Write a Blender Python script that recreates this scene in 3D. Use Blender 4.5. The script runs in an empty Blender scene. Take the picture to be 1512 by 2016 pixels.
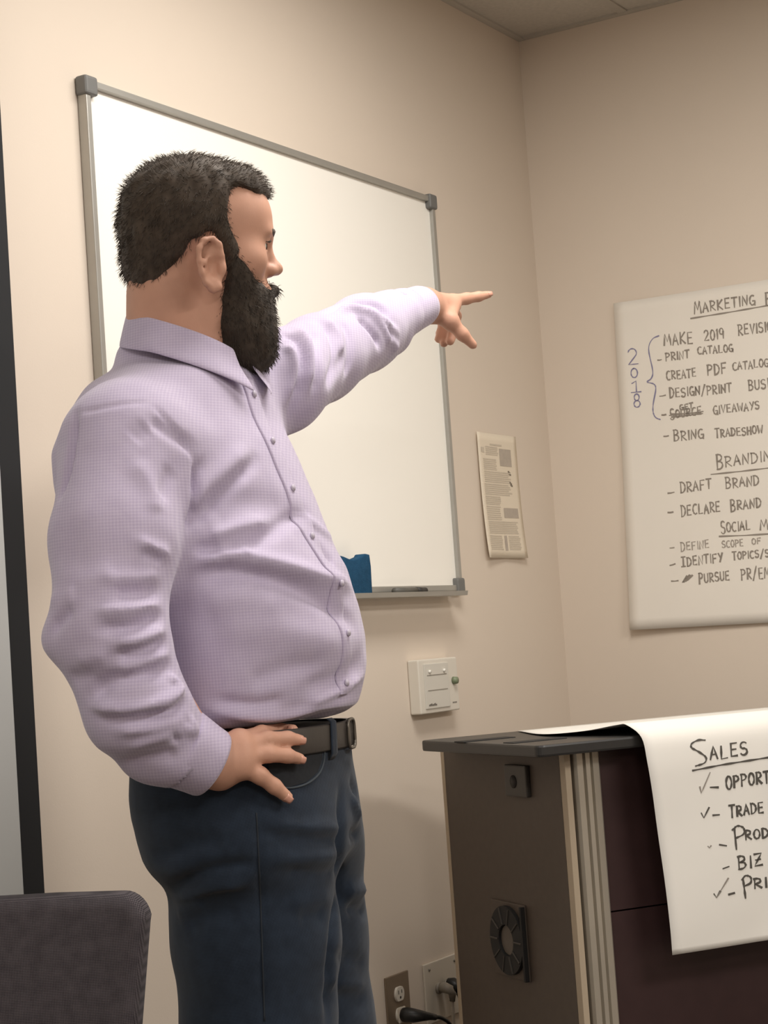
import bpy, bmesh, math, random
import numpy as np
from mathutils import Vector, Matrix, noise
from mathutils.bvhtree import BVHTree
random.seed(7)
rng = np.random.default_rng(7)
sc = bpy.context.scene
COL = sc.collection

# ------------------------------------------------------------------ camera
FPX, YAW, PITCH, ROLL = 3652.587, 0.53891, 0.070758, -0.070058
CAM = np.array([-4.23813, -2.032831, 1.212673])
def _axes():
    F = np.array([math.cos(YAW)*math.cos(PITCH), math.sin(YAW)*math.cos(PITCH), math.sin(PITCH)])
    R = np.array([math.sin(YAW), -math.cos(YAW), 0.0])
    U = np.cross(R, F)
    return F, R*math.cos(ROLL)+U*math.sin(ROLL), U*math.cos(ROLL)-R*math.sin(ROLL)
F_, R_, U_ = _axes()
cd = bpy.data.cameras.new('camera')
cd.sensor_fit = 'HORIZONTAL'; cd.sensor_width = 36.0; cd.lens = 36.0*FPX/1512.0
cd.clip_start = 0.05; cd.clip_end = 60
cam = bpy.data.objects.new('camera', cd); COL.objects.link(cam)
cam.matrix_world = Matrix(((R_[0], U_[0], -F_[0], CAM[0]), (R_[1], U_[1], -F_[1], CAM[1]), (R_[2], U_[2], -F_[2], CAM[2]), (0, 0, 0, 1)))
sc.camera = cam

# ------------------------------------------------------------------ world, lamps, exposure
sc.view_settings.view_transform = 'Standard'
sc.view_settings.look = 'None'
sc.view_settings.gamma = 1.0
sc.view_settings.use_curve_mapping = False
sc.view_settings.exposure = 0.27
CEIL = 2.735
ROOM_X0, ROOM_Y0 = -6.4, -6.0
world = bpy.data.worlds.new('world'); sc.world = world; world.use_nodes = True
world.node_tree.nodes['Background'].inputs[0].default_value = (1.0, 0.93, 0.85, 1)
world.node_tree.nodes['Background'].inputs[1].default_value = 0.05
LAMPC = (1.0, 0.955, 0.895)
def ceiling_lamp(x, y, sx, sy, power):
    l = bpy.data.lights.new('ceiling_light', 'AREA'); l.shape = 'RECTANGLE'
    l.size = sx; l.size_y = sy; l.energy = power; l.color = LAMPC
    o = bpy.data.objects.new('ceiling_light', l); COL.objects.link(o)
    o.location = (x, y, CEIL-0.02)
    return o
ceiling_lamp(-1.65, -0.9, 1.1, 0.5, 23)
ceiling_lamp(-4.4, -1.1, 1.2, 0.6, 16)
ceiling_lamp(-2.0, -3.3, 1.2, 0.6, 54)
ceiling_lamp(-4.9, -3.5, 1.2, 0.6, 44)

# ------------------------------------------------------------------ helpers: camera-to-place mapping
def ray(x, y): return F_ + R_*((x-756)/FPX) - U_*((y-1008)/FPX)
def W(x, y, t): return CAM + ray(x, y)*t
def on_y(x, y, Y=0.0):
    d = ray(x, y); return CAM + d*((Y-CAM[1])/d[1])
def on_x(x, y, X=0.0):
    d = ray(x, y); return CAM + d*((X-CAM[0])/d[0])

def lin(c):
    return tuple(((v/255.0)/12.92 if v/255.0 <= 0.04045 else ((v/255.0+0.055)/1.055)**2.4) for v in c)

# ------------------------------------------------------------------ materials
MATS = {}
def mat(name, rgb, rough=0.6, metal=0.0, var=0.0, vscale=8.0, bump=0.0, bscale=200.0, spec=0.5, sss=0.0, coat=0.0, sheen=0.0):
    if name in MATS: return MATS[name]
    m = bpy.data.materials.new(name); m.use_nodes = True
    nt = m.node_tree; b = nt.nodes['Principled BSDF']
    c = lin(rgb)
    b.inputs['Base Color'].default_value = (*c, 1); b.inputs['Roughness'].default_value = rough
    b.inputs['Metallic'].default_value = metal; b.inputs['Specular IOR Level'].default_value = spec
    if sss: 
        b.inputs['Subsurface Weight'].default_value = sss
        b.inputs['Subsurface Radius'].default_value = (0.012, 0.005, 0.003); b.inputs['Subsurface Scale'].default_value = 0.5
    if coat: b.inputs['Coat Weight'].default_value = coat
    if sheen: b.inputs['Sheen Weight'].default_value = sheen
    tc = nt.nodes.new('ShaderNodeTexCoord')
    if var:
        n = nt.nodes.new('ShaderNodeTexNoise'); n.inputs['Scale'].default_value = vscale; n.inputs['Detail'].default_value = 4
        nt.links.new(tc.outputs['Object'], n.inputs['Vector'])
        r = nt.nodes.new('ShaderNodeValToRGB')
        r.color_ramp.elements[0].position = 0.3; r.color_ramp.elements[1].position = 0.7
        r.color_ramp.elements[0].color = (*[max(0, v*(1-var)) for v in c], 1)
        r.color_ramp.elements[1].color = (*[min(1, v*(1+var)) for v in c], 1)
        nt.links.new(n.outputs['Fac'], r.inputs['Fac']); nt.links.new(r.outputs['Color'], b.inputs['Base Color'])
    if bump:
        n2 = nt.nodes.new('ShaderNodeTexNoise'); n2.inputs['Scale'].default_value = bscale; n2.inputs['Detail'].default_value = 3
        nt.links.new(tc.outputs['Object'], n2.inputs['Vector'])
        bp = nt.nodes.new('ShaderNodeBump'); bp.inputs['Strength'].default_value = bump; bp.inputs['Distance'].default_value = 0.002
        nt.links.new(n2.outputs['Fac'], bp.inputs['Height']); nt.links.new(bp.outputs['Normal'], b.inputs['Normal'])
    MATS[name] = m; return m

def weave(name, c1, c2, scale, rough=0.85, bump=0.3, sheen=0.2):
    """fine woven check: two crossed wave textures mixed into the base colour"""
    m = bpy.data.materials.new(name); m.use_nodes = True
    nt = m.node_tree; b = nt.nodes['Principled BSDF']
    b.inputs['Roughness'].default_value = rough; b.inputs['Specular IOR Level'].default_value = 0.2
    b.inputs['Sheen Weight'].default_value = sheen
    tc = nt.nodes.new('ShaderNodeTexCoord')
    outs = []
    for ax in ('X', 'Z'):
        w = nt.nodes.new('ShaderNodeTexWave'); w.wave_type = 'BANDS'; w.bands_direction = ax
        w.inputs['Scale'].default_value = scale; w.inputs['Distortion'].default_value = 0.6; w.inputs['Detail Scale'].default_value = 3
        nt.links.new(tc.outputs['Object'], w.inputs['Vector']); outs.append(w.outputs['Fac'])
    mul = nt.nodes.new('ShaderNodeMath'); mul.operation = 'ADD'
    nt.links.new(outs[0], mul.inputs[0]); nt.links.new(outs[1], mul.inputs[1])
    half = nt.nodes.new('ShaderNodeMath'); half.operation = 'MULTIPLY'; half.inputs[1].default_value = 0.5
    nt.links.new(mul.outputs[0], half.inputs[0])
    n = nt.nodes.new('ShaderNodeTexNoise'); n.inputs['Scale'].default_value = 60; n.inputs['Detail'].default_value = 5
    nt.links.new(tc.outputs['Object'], n.inputs['Vector'])
    mx = nt.nodes.new('ShaderNodeMix'); mx.inputs[0].default_value = 0.4
    nt.links.new(half.outputs[0], mx.inputs[2]); nt.links.new(n.outputs['Fac'], mx.inputs[3])
    r = nt.nodes.new('ShaderNodeValToRGB')
    r.color_ramp.elements[0].position = 0.25; r.color_ramp.elements[1].position = 0.75
    r.color_ramp.elements[0].color = (*lin(c1), 1); r.color_ramp.elements[1].color = (*lin(c2), 1)
    nt.links.new(mx.outputs[0], r.inputs['Fac']); nt.links.new(r.outputs['Color'], b.inputs['Base Color'])
    bp = nt.nodes.new('ShaderNodeBump'); bp.inputs['Strength'].default_value = bump; bp.inputs['Distance'].default_value = 0.001
    nt.links.new(mx.outputs[0], bp.inputs['Height']); nt.links.new(bp.outputs['Normal'], b.inputs['Normal'])
    MATS[name] = m; return m

M_wall = mat('wall_paint', (223, 210, 195), 0.85, var=0.02, vscale=1.5, bump=0.06, bscale=260, spec=0.25)
M_ceil = mat('ceiling_tile', (196, 190, 180), 0.95, var=0.05, vscale=90, bump=0.25, bscale=120, spec=0.1)
M_grid = mat('ceiling_bar', (188, 182, 172), 0.6)
M_floor = mat('carpet', (92, 86, 82), 1.0, var=0.25, vscale=120, bump=0.5, bscale=400, spec=0.1)
M_board = mat('dry_erase_white', (252, 249, 241), 0.30, spec=0.45, var=0.006, vscale=2)
M_alu = mat('board_aluminium', (176, 174, 168), 0.42, 0.55, var=0.03, vscale=20)
M_cap = mat('grey_plastic_cap', (112, 112, 110), 0.5)
M_paper = mat('flip_chart_paper', (236, 230, 220), 0.8, var=0.012, vscale=5, spec=0.2)
M_paper2 = mat('draped_paper', (240, 237, 230), 0.7, var=0.012, vscale=4, spec=0.25)
M_notice = mat('notice_paper', (232, 220, 200), 0.8)
M_ink = mat('black_marker', (146, 137, 127), 0.8)
M_ink2 = mat('black_marker_fresh', (84, 80, 74), 0.8)
M_ink_f = mat('faint_marker', (165, 156, 146), 0.8)
M_inkb = mat('violet_marker', (136, 132, 162), 0.8)
M_print = mat('printed_grey', (206, 195, 178), 0.8)
M_print2 = mat('printed_picture', (184, 173, 160), 0.8, var=0.06, vscale=60)
M_print3 = mat('printed_dark', (130, 120, 106), 0.8)
M_plwhite = mat('white_plastic', (222, 216, 204), 0.42)
M_plwhite2 = mat('ivory_plastic', (206, 197, 182), 0.45)
M_brass = mat('brown_steel_plate', (132, 116, 98), 0.45, 0.35, var=0.05, vscale=30)
M_black = mat('black_plastic', (34, 34, 34), 0.42)
M_grey = mat('grey_plug', (150, 142, 130), 0.5)
M_slot = mat('dark_slot', (40, 36, 33), 0.7)
M_led = mat('green_knob', (128, 140, 112), 0.35)
M_eraser = mat('blue_felt', (40, 78, 108), 0.95, var=0.12, vscale=90, bump=0.4, bscale=300, spec=0.1)
M_screenw = mat('screen_white', (206, 208, 206), 0.9, spec=0.1)
M_screenb = mat('screen_black', (40, 41, 43), 0.75, spec=0.3)
M_lam = mat('taupe_laminate', (86, 76, 68), 0.5, var=0.05, vscale=60, spec=0.35)
M_edge = mat('beige_edge_band', (178, 162, 140), 0.5)
M_steel = mat('satin_aluminium', (184, 176, 162), 0.36, 0.5, var=0.04, vscale=12)
M_top = mat('black_laminate', (46, 45, 44), 0.38, var=0.05, vscale=80, spec=0.5)
M_maroon = mat('dark_maroon_laminate', (56, 38, 38), 0.42, var=0.08, vscale=30, spec=0.4)
M_dark = mat('dark_grille', (28, 27, 27), 0.7)
M_latch = mat('dark_latch', (56, 52, 48), 0.45)

# ------------------------------------------------------------------ helpers: meshes and objects
def link(name, bm_or_me, m, parent=None, smooth=False, loc=None):
    if isinstance(bm_or_me, bmesh.types.BMesh):
        me = bpy.data.meshes.new(name); bm_or_me.normal_update(); bm_or_me.to_mesh(me); bm_or_me.free()
    else: me = bm_or_me
    if m is not None and not me.materials:
        me.materials.append(m)
    if smooth: me.polygons.foreach_set('use_smooth', [True]*len(me.polygons))
    o = bpy.data.objects.new(name, me); COL.objects.link(o)
    if parent is not None: o.parent = parent
    if loc is not None: o.location = loc
    return o
def empty(name, M=None, loc=(0, 0, 0)):
    o = bpy.data.objects.new(name, None); COL.objects.link(o); o.empty_display_size = 0.1
    if M is not None: o.matrix_world = M
    else: o.location = loc
    return o
def tag(o, label, cat, group=None):
    o['label'] = label; o['category'] = cat
    if group: o['group'] = group
    return o
def struct(o): o['kind'] = 'structure'; return o

def box(bm, x0, x1, y0, y1, z0, z1, bev=0.0, seg=2):
    r = bmesh.ops.create_cube(bm, size=1.0)
    vs = r['verts']
    for v in vs:
        v.co = Vector((x0+(v.co.x+.5)*(x1-x0), y0+(v.co.y+.5)*(y1-y0), z0+(v.co.z+.5)*(z1-z0)))
    if bev > 0:
        es = list({e for v in vs for e in v.link_edges})
        bmesh.ops.bevel(bm, geom=es, offset=bev, segments=seg, affect='EDGES', profile=0.6)
    return bm
def boxm(*a, bev=0.0, seg=2):
    bm = bmesh.new(); box(bm, *a, bev=bev, seg=seg); return bm
def cyl(bm, a, b, r, r2=None, n=20):
    a = Vector(a); b = Vector(b); ax = (b-a); L = ax.length
    q = Vector((0, 0, 1)).rotation_difference(ax.normalized()).to_matrix().to_4x4()
    bmesh.ops.create_cone(bm, cap_ends=True, segments=n, radius1=r, radius2=r if r2 is None else r2, depth=L,
                          matrix=Matrix.Translation((a+b)/2) @ q)
    return bm
def prism(bm, pts, z0, z1, axis='z', bev=0.0):
    """extrude a 2-D polygon; axis gives the extrusion direction"""
    def P(u, v, w): return (u, v, w) if axis == 'z' else ((u, w, v) if axis == 'y' else (w, u, v))
    lo = [bm.verts.new(P(u, v, z0)) for u, v in pts]; hi = [bm.verts.new(P(u, v, z1)) for u, v in pts]
    f0 = bm.faces.new(lo[::-1]); f1 = bm.faces.new(hi); n = len(pts)
    for i in range(n): bm.faces.new((lo[i], lo[(i+1) % n], hi[(i+1) % n], hi[i]))
    bmesh.ops.recalc_face_normals(bm, faces=bm.faces)
    if bev:
        bmesh.ops.bevel(bm, geom=list(f0.edges)+list(f1.edges), offset=bev, segments=2, affect='EDGES', profile=0.6)
    return bm
def tube(bm, pts, r, n=10, caps=True):
    pts = [Vector(p) for p in pts]; rings = []
    rr = r if isinstance(r, (list, tuple)) else [r]*len(pts)
    up = Vector((0.13, 0.21, 1)).normalized()
    for i, p in enumerate(pts):
        d = (pts[min(i+1, len(pts)-1)]-pts[max(i-1, 0)]).normalized()
        s = d.cross(up); 
        if s.length < 1e-3: s = d.cross(Vector((1, 0, 0)))
        s.normalize(); t = s.cross(d)
        rings.append([bm.verts.new(p+(s*math.cos(2*math.pi*k/n)+t*math.sin(2*math.pi*k/n))*rr[i]) for k in range(n)])
    for a, b in zip(rings, rings[1:]):
        for k in range(n): bm.faces.new((a[k], a[(k+1) % n], b[(k+1) % n], b[k]))
    if caps:
        bm.faces.new(rings[0][::-1]); bm.faces.new(rings[-1])
    bmesh.ops.recalc_face_normals(bm, faces=bm.faces)
    return bm
def smooth_path(pts, n=8):
    """Catmull-Rom through the points"""
    P = [np.array(p, float) for p in pts]; out = []
    P = [2*P[0]-P[1]]+P+[2*P[-1]-P[-2]]
    for i in range(1, len(P)-2):
        for k in range(n):
            u = k/n
            out.append(0.5*((2*P[i])+(-P[i-1]+P[i+1])*u+(2*P[i-1]-5*P[i]+4*P[i+1]-P[i+2])*u*u+(-P[i-1]+3*P[i]-3*P[i+1]+P[i+2])*u**3))
    out.append(P[-2]); return out

# ================================================================== THE SETTING
struct(link('floor', boxm(ROOM_X0-.1, .1, ROOM_Y0-.1, .1, -.08, 0), M_floor))
ceil = struct(link('ceiling', boxm(ROOM_X0-.1, .1, ROOM_Y0-.1, .1, CEIL, CEIL+.08), M_ceil))
struct(link('wall_back', boxm(ROOM_X0-.1, .1, 0, .1, 0, CEIL), M_wall))
struct(link('wall_right', boxm(0, .1, ROOM_Y0, 0, 0, CEIL), M_wall))
struct(link('wall_left', boxm(ROOM_X0-.1, ROOM_X0, ROOM_Y0, 0, 0, CEIL), M_wall))
struct(link('wall_front', boxm(ROOM_X0-.1, .1, ROOM_Y0-.1, ROOM_Y0, 0, CEIL), M_wall))
bm = bmesh.new()                                   # suspended-ceiling bars
y = -0.30
while y > ROOM_Y0:
    box(bm, ROOM_X0, 0, y-.012, y+.012, CEIL-.004, CEIL+.001); y -= .61
x = -0.62
while x > ROOM_X0:
    box(bm, x-.012, x+.012, ROOM_Y0, 0, CEIL-.0035, CEIL+.001); x -= 1.22
link('ceiling_grid', bm, M_grid, ceil)
struct(link('trim_1', boxm(ROOM_X0, 0, -.02, -.0005, CEIL-.005, CEIL), M_grid))
struct(link('trim_2', boxm(-.02, -.0005, ROOM_Y0, -.021, CEIL-.005, CEIL), M_grid))
M_base = mat('baseboard_vinyl', (70, 64, 60), 0.6)
struct(link('baseboard_back', boxm(ROOM_X0, 0, -.008, -.0005, 0, .1), M_base))
struct(link('baseboard_right', boxm(-.008, -.0005, ROOM_Y0, -.009, 0, .1), M_base))

# ================================================================== WHITEBOARD on the back wall
BX0, BX1, BZ0, BZ1 = -1.776, -0.550, 1.320, 2.224
wb = tag(empty('whiteboard', loc=((BX0+BX1)/2, 0, BZ0)), 'large white dry-erase board in a thin aluminium frame on the wall behind the man', 'whiteboard')
ox, oz = (BX0+BX1)/2, BZ0
hw, H = (BX1-BX0)/2, BZ1-BZ0
link('writing_surface', boxm(-hw+.01, hw-.01, -.012, -.001, .01, H-.01), M_board, wb)
fw, fd = .013, .021
for (a, b, c, d) in ((-hw, hw, H-fw, H), (-hw, hw, 0, fw), (-hw, -hw+fw, fw, H-fw), (hw-fw, hw, fw, H-fw)):
    link('frame_bar', boxm(a, b, -fd, -.001, c, d, bev=.002), M_alu, wb)
for sx in (-1, 1):
    for zz in (0, H):
        link('corner_cap', boxm(sx*hw-.017-sx*.012, sx*hw+.017-sx*.012, -fd-.005, -.0005, zz-.017+(.012 if zz == 0 else -.012), zz+.017+(.012 if zz == 0 else -.012), bev=.006, seg=3), M_cap, wb)
bm = bmesh.new()                                    # marker tray: L-shaped extrusion with a lip
prism(bm, [(-.021, -.002), (-.021, -.012), (-.056, -.012), (-.058, -.002), (-.054, -.002), (-.053, -.008), (-.026, -.008), (-.026, -.002)], -hw+.10, hw-.045, axis='x')
link('marker_tray', bm, M_alu, wb)

# marker lying in the tray
mk = tag(empty('marker', loc=(-.83, -.040, BZ0+.001)), 'dark grey marker pen lying in the whiteboard tray right of the blue eraser', 'marker')
link('barrel', cyl(bmesh.new(), (-.055, 0, 0), (.035, 0, 0), .0075), mat('marker_barrel', (92, 90, 84), .5), mk, True)
link('cap', cyl(bmesh.new(), (.035, 0, 0), (.075, 0, 0), .008, .007), mat('marker_cap', (52, 50, 48), .5), mk, True)

# eraser standing in the tray
ers = tag(empty('board_eraser', loc=(-1.065, -.0425, BZ0-.0078)), 'blue felt whiteboard eraser standing in the tray at the belly of the man', 'eraser')
bm = bmesh.new()
for i in range(9):
    pass
pts = []
for i in range(25):
    u = i/24; xx = -.065+.13*u
    zz = .078+.004*math.cos((u-.5)*math.pi*2.6+math.pi) + (.004 if u > .8 else 0)
    pts.append((xx, zz))
pts = [(-.066, 0)] + pts + [(.068, .06), (.066, 0)]
prism(bm, pts, -.013, .010, axis='y', bev=.003)
link('felt_pad', bm, M_eraser, ers, True)
link('backing', boxm(-.064, .064, .010, .019, 0, .074, bev=.003), mat('eraser_back', (30, 66, 98), .6), ers)

# ================================================================== PROJECTION SCREEN at the far left
ps = tag(empty('projection_screen', loc=(-3.0, -.05, .70)), 'white projection screen with a black border hanging left of the whiteboard', 'projection screen')
SX1 = -2.030+3.0
link('white_fabric', boxm(-.95, SX1-.0465, -.0015, .0015, .045, 1.80), M_screenw, ps)
for (a, b, c, d) in ((SX1-.0465, SX1, 0, 1.80), (-1.0, -.95, 0, 1.80), (-.95, SX1-.0465, 0, .045)):
    link('black_border', boxm(a, b, -.002, .002, c, d), M_screenb, ps)
link('bottom_rail', cyl(bmesh.new(), (-1.0, 0, -.010), (SX1, 0, -.010), .011), M_screenb, ps, True)
link('screen_case', boxm(-1.06, SX1+.06, -.05, .048, 1.80, 1.92, bev=.015, seg=3), mat('case_white', (214, 210, 202), .5), ps)

# ================================================================== PRINTED NOTICE on the back wall
nz0, nz1, nx0, nx1 = 1.396, 1.694, -.399, -.192
nt_ = tag(empty('notice', loc=(nx0, -.001, nz0)), 'small printed white notice taped to the wall between whiteboard and room corner', 'notice')
nw, nh = nx1-nx0, nz1-nz0
bm = bmesh.new(); NX, NZ = 12, 16; gv = {}
for i in range(NX+1):
    for j in range(NZ+1):
        u, v = i/NX, j/NZ
        lift = .010*(1-v)**3*(0.4+0.6*abs(2*u-1)) + .004*(1-u)**4
        gv[i, j] = bm.verts.new((u*nw, -.001-lift, v*nh))
for i in range(NX):
    for j in range(NZ): bm.faces.new((gv[i, j], gv[i+1, j], gv[i+1, j+1], gv[i, j+1]))
def nlift(u, v): return -.0016-.010*(1-v)**3*(0.4+0.6*abs(2*u-1))-.004*(1-u)**4
o = link('sheet', bm, M_notice, nt_, True); sd = o.modifiers.new('t', 'SOLIDIFY'); sd.thickness = .0004
def npatch(bm, u0, u1, v0, v1):
    n = 6; row = []
    for k in range(n+1):
        u = u0+(u1-u0)*k/n
        row.append((bm.verts.new((u*nw, nlift(u, v0), v0*nh)), bm.verts.new((u*nw, nlift(u, v1), v1*nh))))
    for a, b in zip(row, row[1:]): bm.faces.new((a[0], b[0], b[1], a[1]))
bm = bmesh.new()
npatch(bm, .32, .62, .905, .918); npatch(bm, .08, .16, .84, .88)
for (u0, u1, va, vb, n) in ((.20, .52, .89, .83, 5), (.12, .46, .79, .71, 6), (.12, .80, .69, .61, 6), (.10, .80, .59, .51, 6), (.10, .50, .49, .43, 5), (.10, .48, .41, .31, 7), (.11, .88, .29, .20, 7), (.10, .46, .175, .07, 8), (.60, .88, .175, .07, 8)):
    for k in range(n):
        v = va+(vb-va)*k/(n-1); e = u1-random.random()*.12*(u1-u0)
        npatch(bm, u0, e, v-.0045, v+.0045)
link('printed_text', bm, M_print, nt_)
bm = bmesh.new(); npatch(bm, .55, .84, .745, .885); link('printed_picture', bm, M_print2, nt_)
bm = bmesh.new(); npatch(bm, .55, .90, .325, .405); link('printed_picture', bm, M_print2, nt_)
bm = bmesh.new(); npatch(bm, .50, .56, .06, .18); link('printed_picture', bm, M_print2, nt_)
bm = bmesh.new()
for (u, v) in ((.745, .69), (.765, .60)):
    npatch(bm, u, u+.045, v-.010, v+.010); npatch(bm, u+.02, u+.06, v-.018, v-.006); npatch(bm, u-.015, u+.02, v+.006, v+.020)
link('printed_mark', bm, M_print3, nt_)

# ================================================================== WALL CONTROL PANEL
cx0, cx1, cz0, cz1, cdp = -.788, -.616, 1.056, 1.173, .028
cp = tag(empty('control_panel', loc=((cx0+cx1)/2, 0, cz0)), 'white plastic control box on the wall under the whiteboard corner', 'control panel')
pw, ph = (cx1-cx0)/2, cz1-cz0
link('housing', boxm(-pw, pw, -cdp, -.0005, 0, ph, bev=.004, seg=3), M_plwhite, cp)
link('faceplate', boxm(-pw+.020, pw-.046, -cdp-.003, -cdp+.001, .010, ph-.010, bev=.0015), mat('panel_face', (214, 210, 200), .4), cp)
bm = bmesh.new(); box(bm, -pw+.030, pw-.056, -cdp-.0038, -cdp-.0025, ph*.695, ph*.71); box(bm, -pw+.030, pw-.056, -cdp-.0038, -cdp-.0025, ph*.415, ph*.43)
link('divider_line', bm, mat('panel_line', (150, 144, 134), .6), cp)
for dx in (-pw+.040, pw-.068):  # small highlights on the faceplate, put in as white discs
    link('highlight_dot', cyl(bmesh.new(), (dx, -cdp-.0025, ph*.77), (dx, -cdp-.007, ph*.77), .0035), mat('highlight_white', (250, 248, 240), .2), cp, True)
bm = cyl(bmesh.new(), (pw-.022, -cdp, ph*.56), (pw-.022, -cdp-.010, ph*.56), .0085, .0075); link('knob', bm, M_led, cp, True)
bm = bmesh.new()
for k in range(7): box(bm, -pw+.030+k*.005, -pw+.0335+k*.005, -cdp-.0038, -cdp-.0025, .016, .0165+.003+.001*(k % 3))
link('small_print', bm, mat('panel_print', (120, 114, 106), .6), cp)
bm = bmesh.new()
for k in range(4): box(bm, pw-.032+k*.005, pw-.0288+k*.005, -cdp-.0006, -cdp+.0005, .016, .019)
link('small_print', bm, mat('panel_print', (120, 114, 106), .6), cp)

# ================================================================== OUTLETS low on the back wall
ot = tag(empty('power_outlet', loc=(-.925, 0, .415)), 'brown metal duplex outlet plate low on the wall beside the jeans, black plug below', 'outlet')
link('cover_plate', boxm(-.046, .046, -.005, -.0005, 0, .118, bev=.0018), M_brass, ot)
def receptacle(z):
    bm = bmesh.new(); pts = []
    for k in range(28):
        a = 2*math.pi*k/28; c, s = math.cos(a), math.sin(a)
        pts.append((.0168*c, max(-.0145, min(.0145, .0175*s))))
    prism(bm, pts, -.010, -.0045, axis='y', bev=.0008)
    r = link('receptacle', bm, M_plwhite, ot, False, (0, 0, z))
    b2 = bmesh.new(); box(b2, -.0075, -.0055, -.0104, -.0095, .000, .008); box(b2, .0052, .0072, -.0104, -.0095, .001, .008); cyl(b2, (0, -.0104, -.007), (0, -.0095, -.007), .0028, n=12)
    link('slot', b2, M_slot, r)
receptacle(.078); receptacle(.036)
pl = tag(empty('power_plug', loc=(-.925, -.010, .451)), 'black power plug with its cord in the lower socket of the brown outlet', 'plug')
bm = bmesh.new(); tube(bm, [(-.002, -.001, 0), (.000, -.012, 0), (.004, -.026, -.002), (.014, -.040, -.004), (.030, -.050, -.008), (.042, -.056, -.012)], [.0135, .0155, .0145, .011, .0075, .006], 16)
link('plug_body', bm, M_black, pl, True)
bm = bmesh.new(); tube(bm, smooth_path([(.036, -.053, -.010), (.060, -.062, -.018), (.090, -.064, -.045), (.100, -.058, -.12), (.102, -.050, -.25), (.110, -.050, -.40), (.16, -.06, -.446), (.30, -.08, -.447)]), .0042, 8)
link('power_cord', bm, M_black, pl, True)
bm = bmesh.new(); box(bm, -.016, .012, -.004, .001, -.016, .016, bev=.003); link('plug_collar', bm, M_plwhite2, pl)

av = tag(empty('wall_plate', loc=(-.740, 0, .405)), 'square ivory connector plate low on the wall half hidden by the lectern', 'wall plate')
link('cover_plate', boxm(-.075, .075, -.006, -.0005, 0, .126, bev=.002), M_plwhite2, av)
for dx in (-.023, .012):
    bm = bmesh.new(); cyl(bm, (dx, -.005, .068), (dx, -.012, .068), .0115, n=16); link('jack', bm, M_grey, av, True)
for sx in (-.055, .055):
    bm = bmesh.new(); cyl(bm, (sx, -.0055, .113), (sx, -.0075, .113), .0035, n=12); link('screw', bm, M_grey, av, True)
def cable(dx, body, m_body, m_cord, label, run):
    p = tag(empty('cable_plug', loc=(-.740+dx, -.013, .473)), label, 'plug')
    bm = bmesh.new(); tube(bm, [(0, 0, .002), (0, -.010, .002), (0, -.022, -.002), (0, -.028, -.012), (0, -.026, -.026)], [body, body*1.1, body, body*.85, .006], 14)
    link('plug_body', bm, m_body, p, True)
    bm = bmesh.new(); tube(bm, smooth_path([(0, -.026, -.022), (.002, -.024, -.08), (run*.3, -.02, -.20), (run, -.022, -.40), (run, -.022, -.468)]), .0042, 8)
    link('cable', bm, m_cord, p, True)
cable(-.023, .0105, M_grey, M_plwhite2, 'grey cable plug in the left jack of the ivory wall plate', .01)
cable(.012, .0135, M_black, M_plwhite2, 'black cable plug in the right jack of the ivory wall plate', .016)

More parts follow.
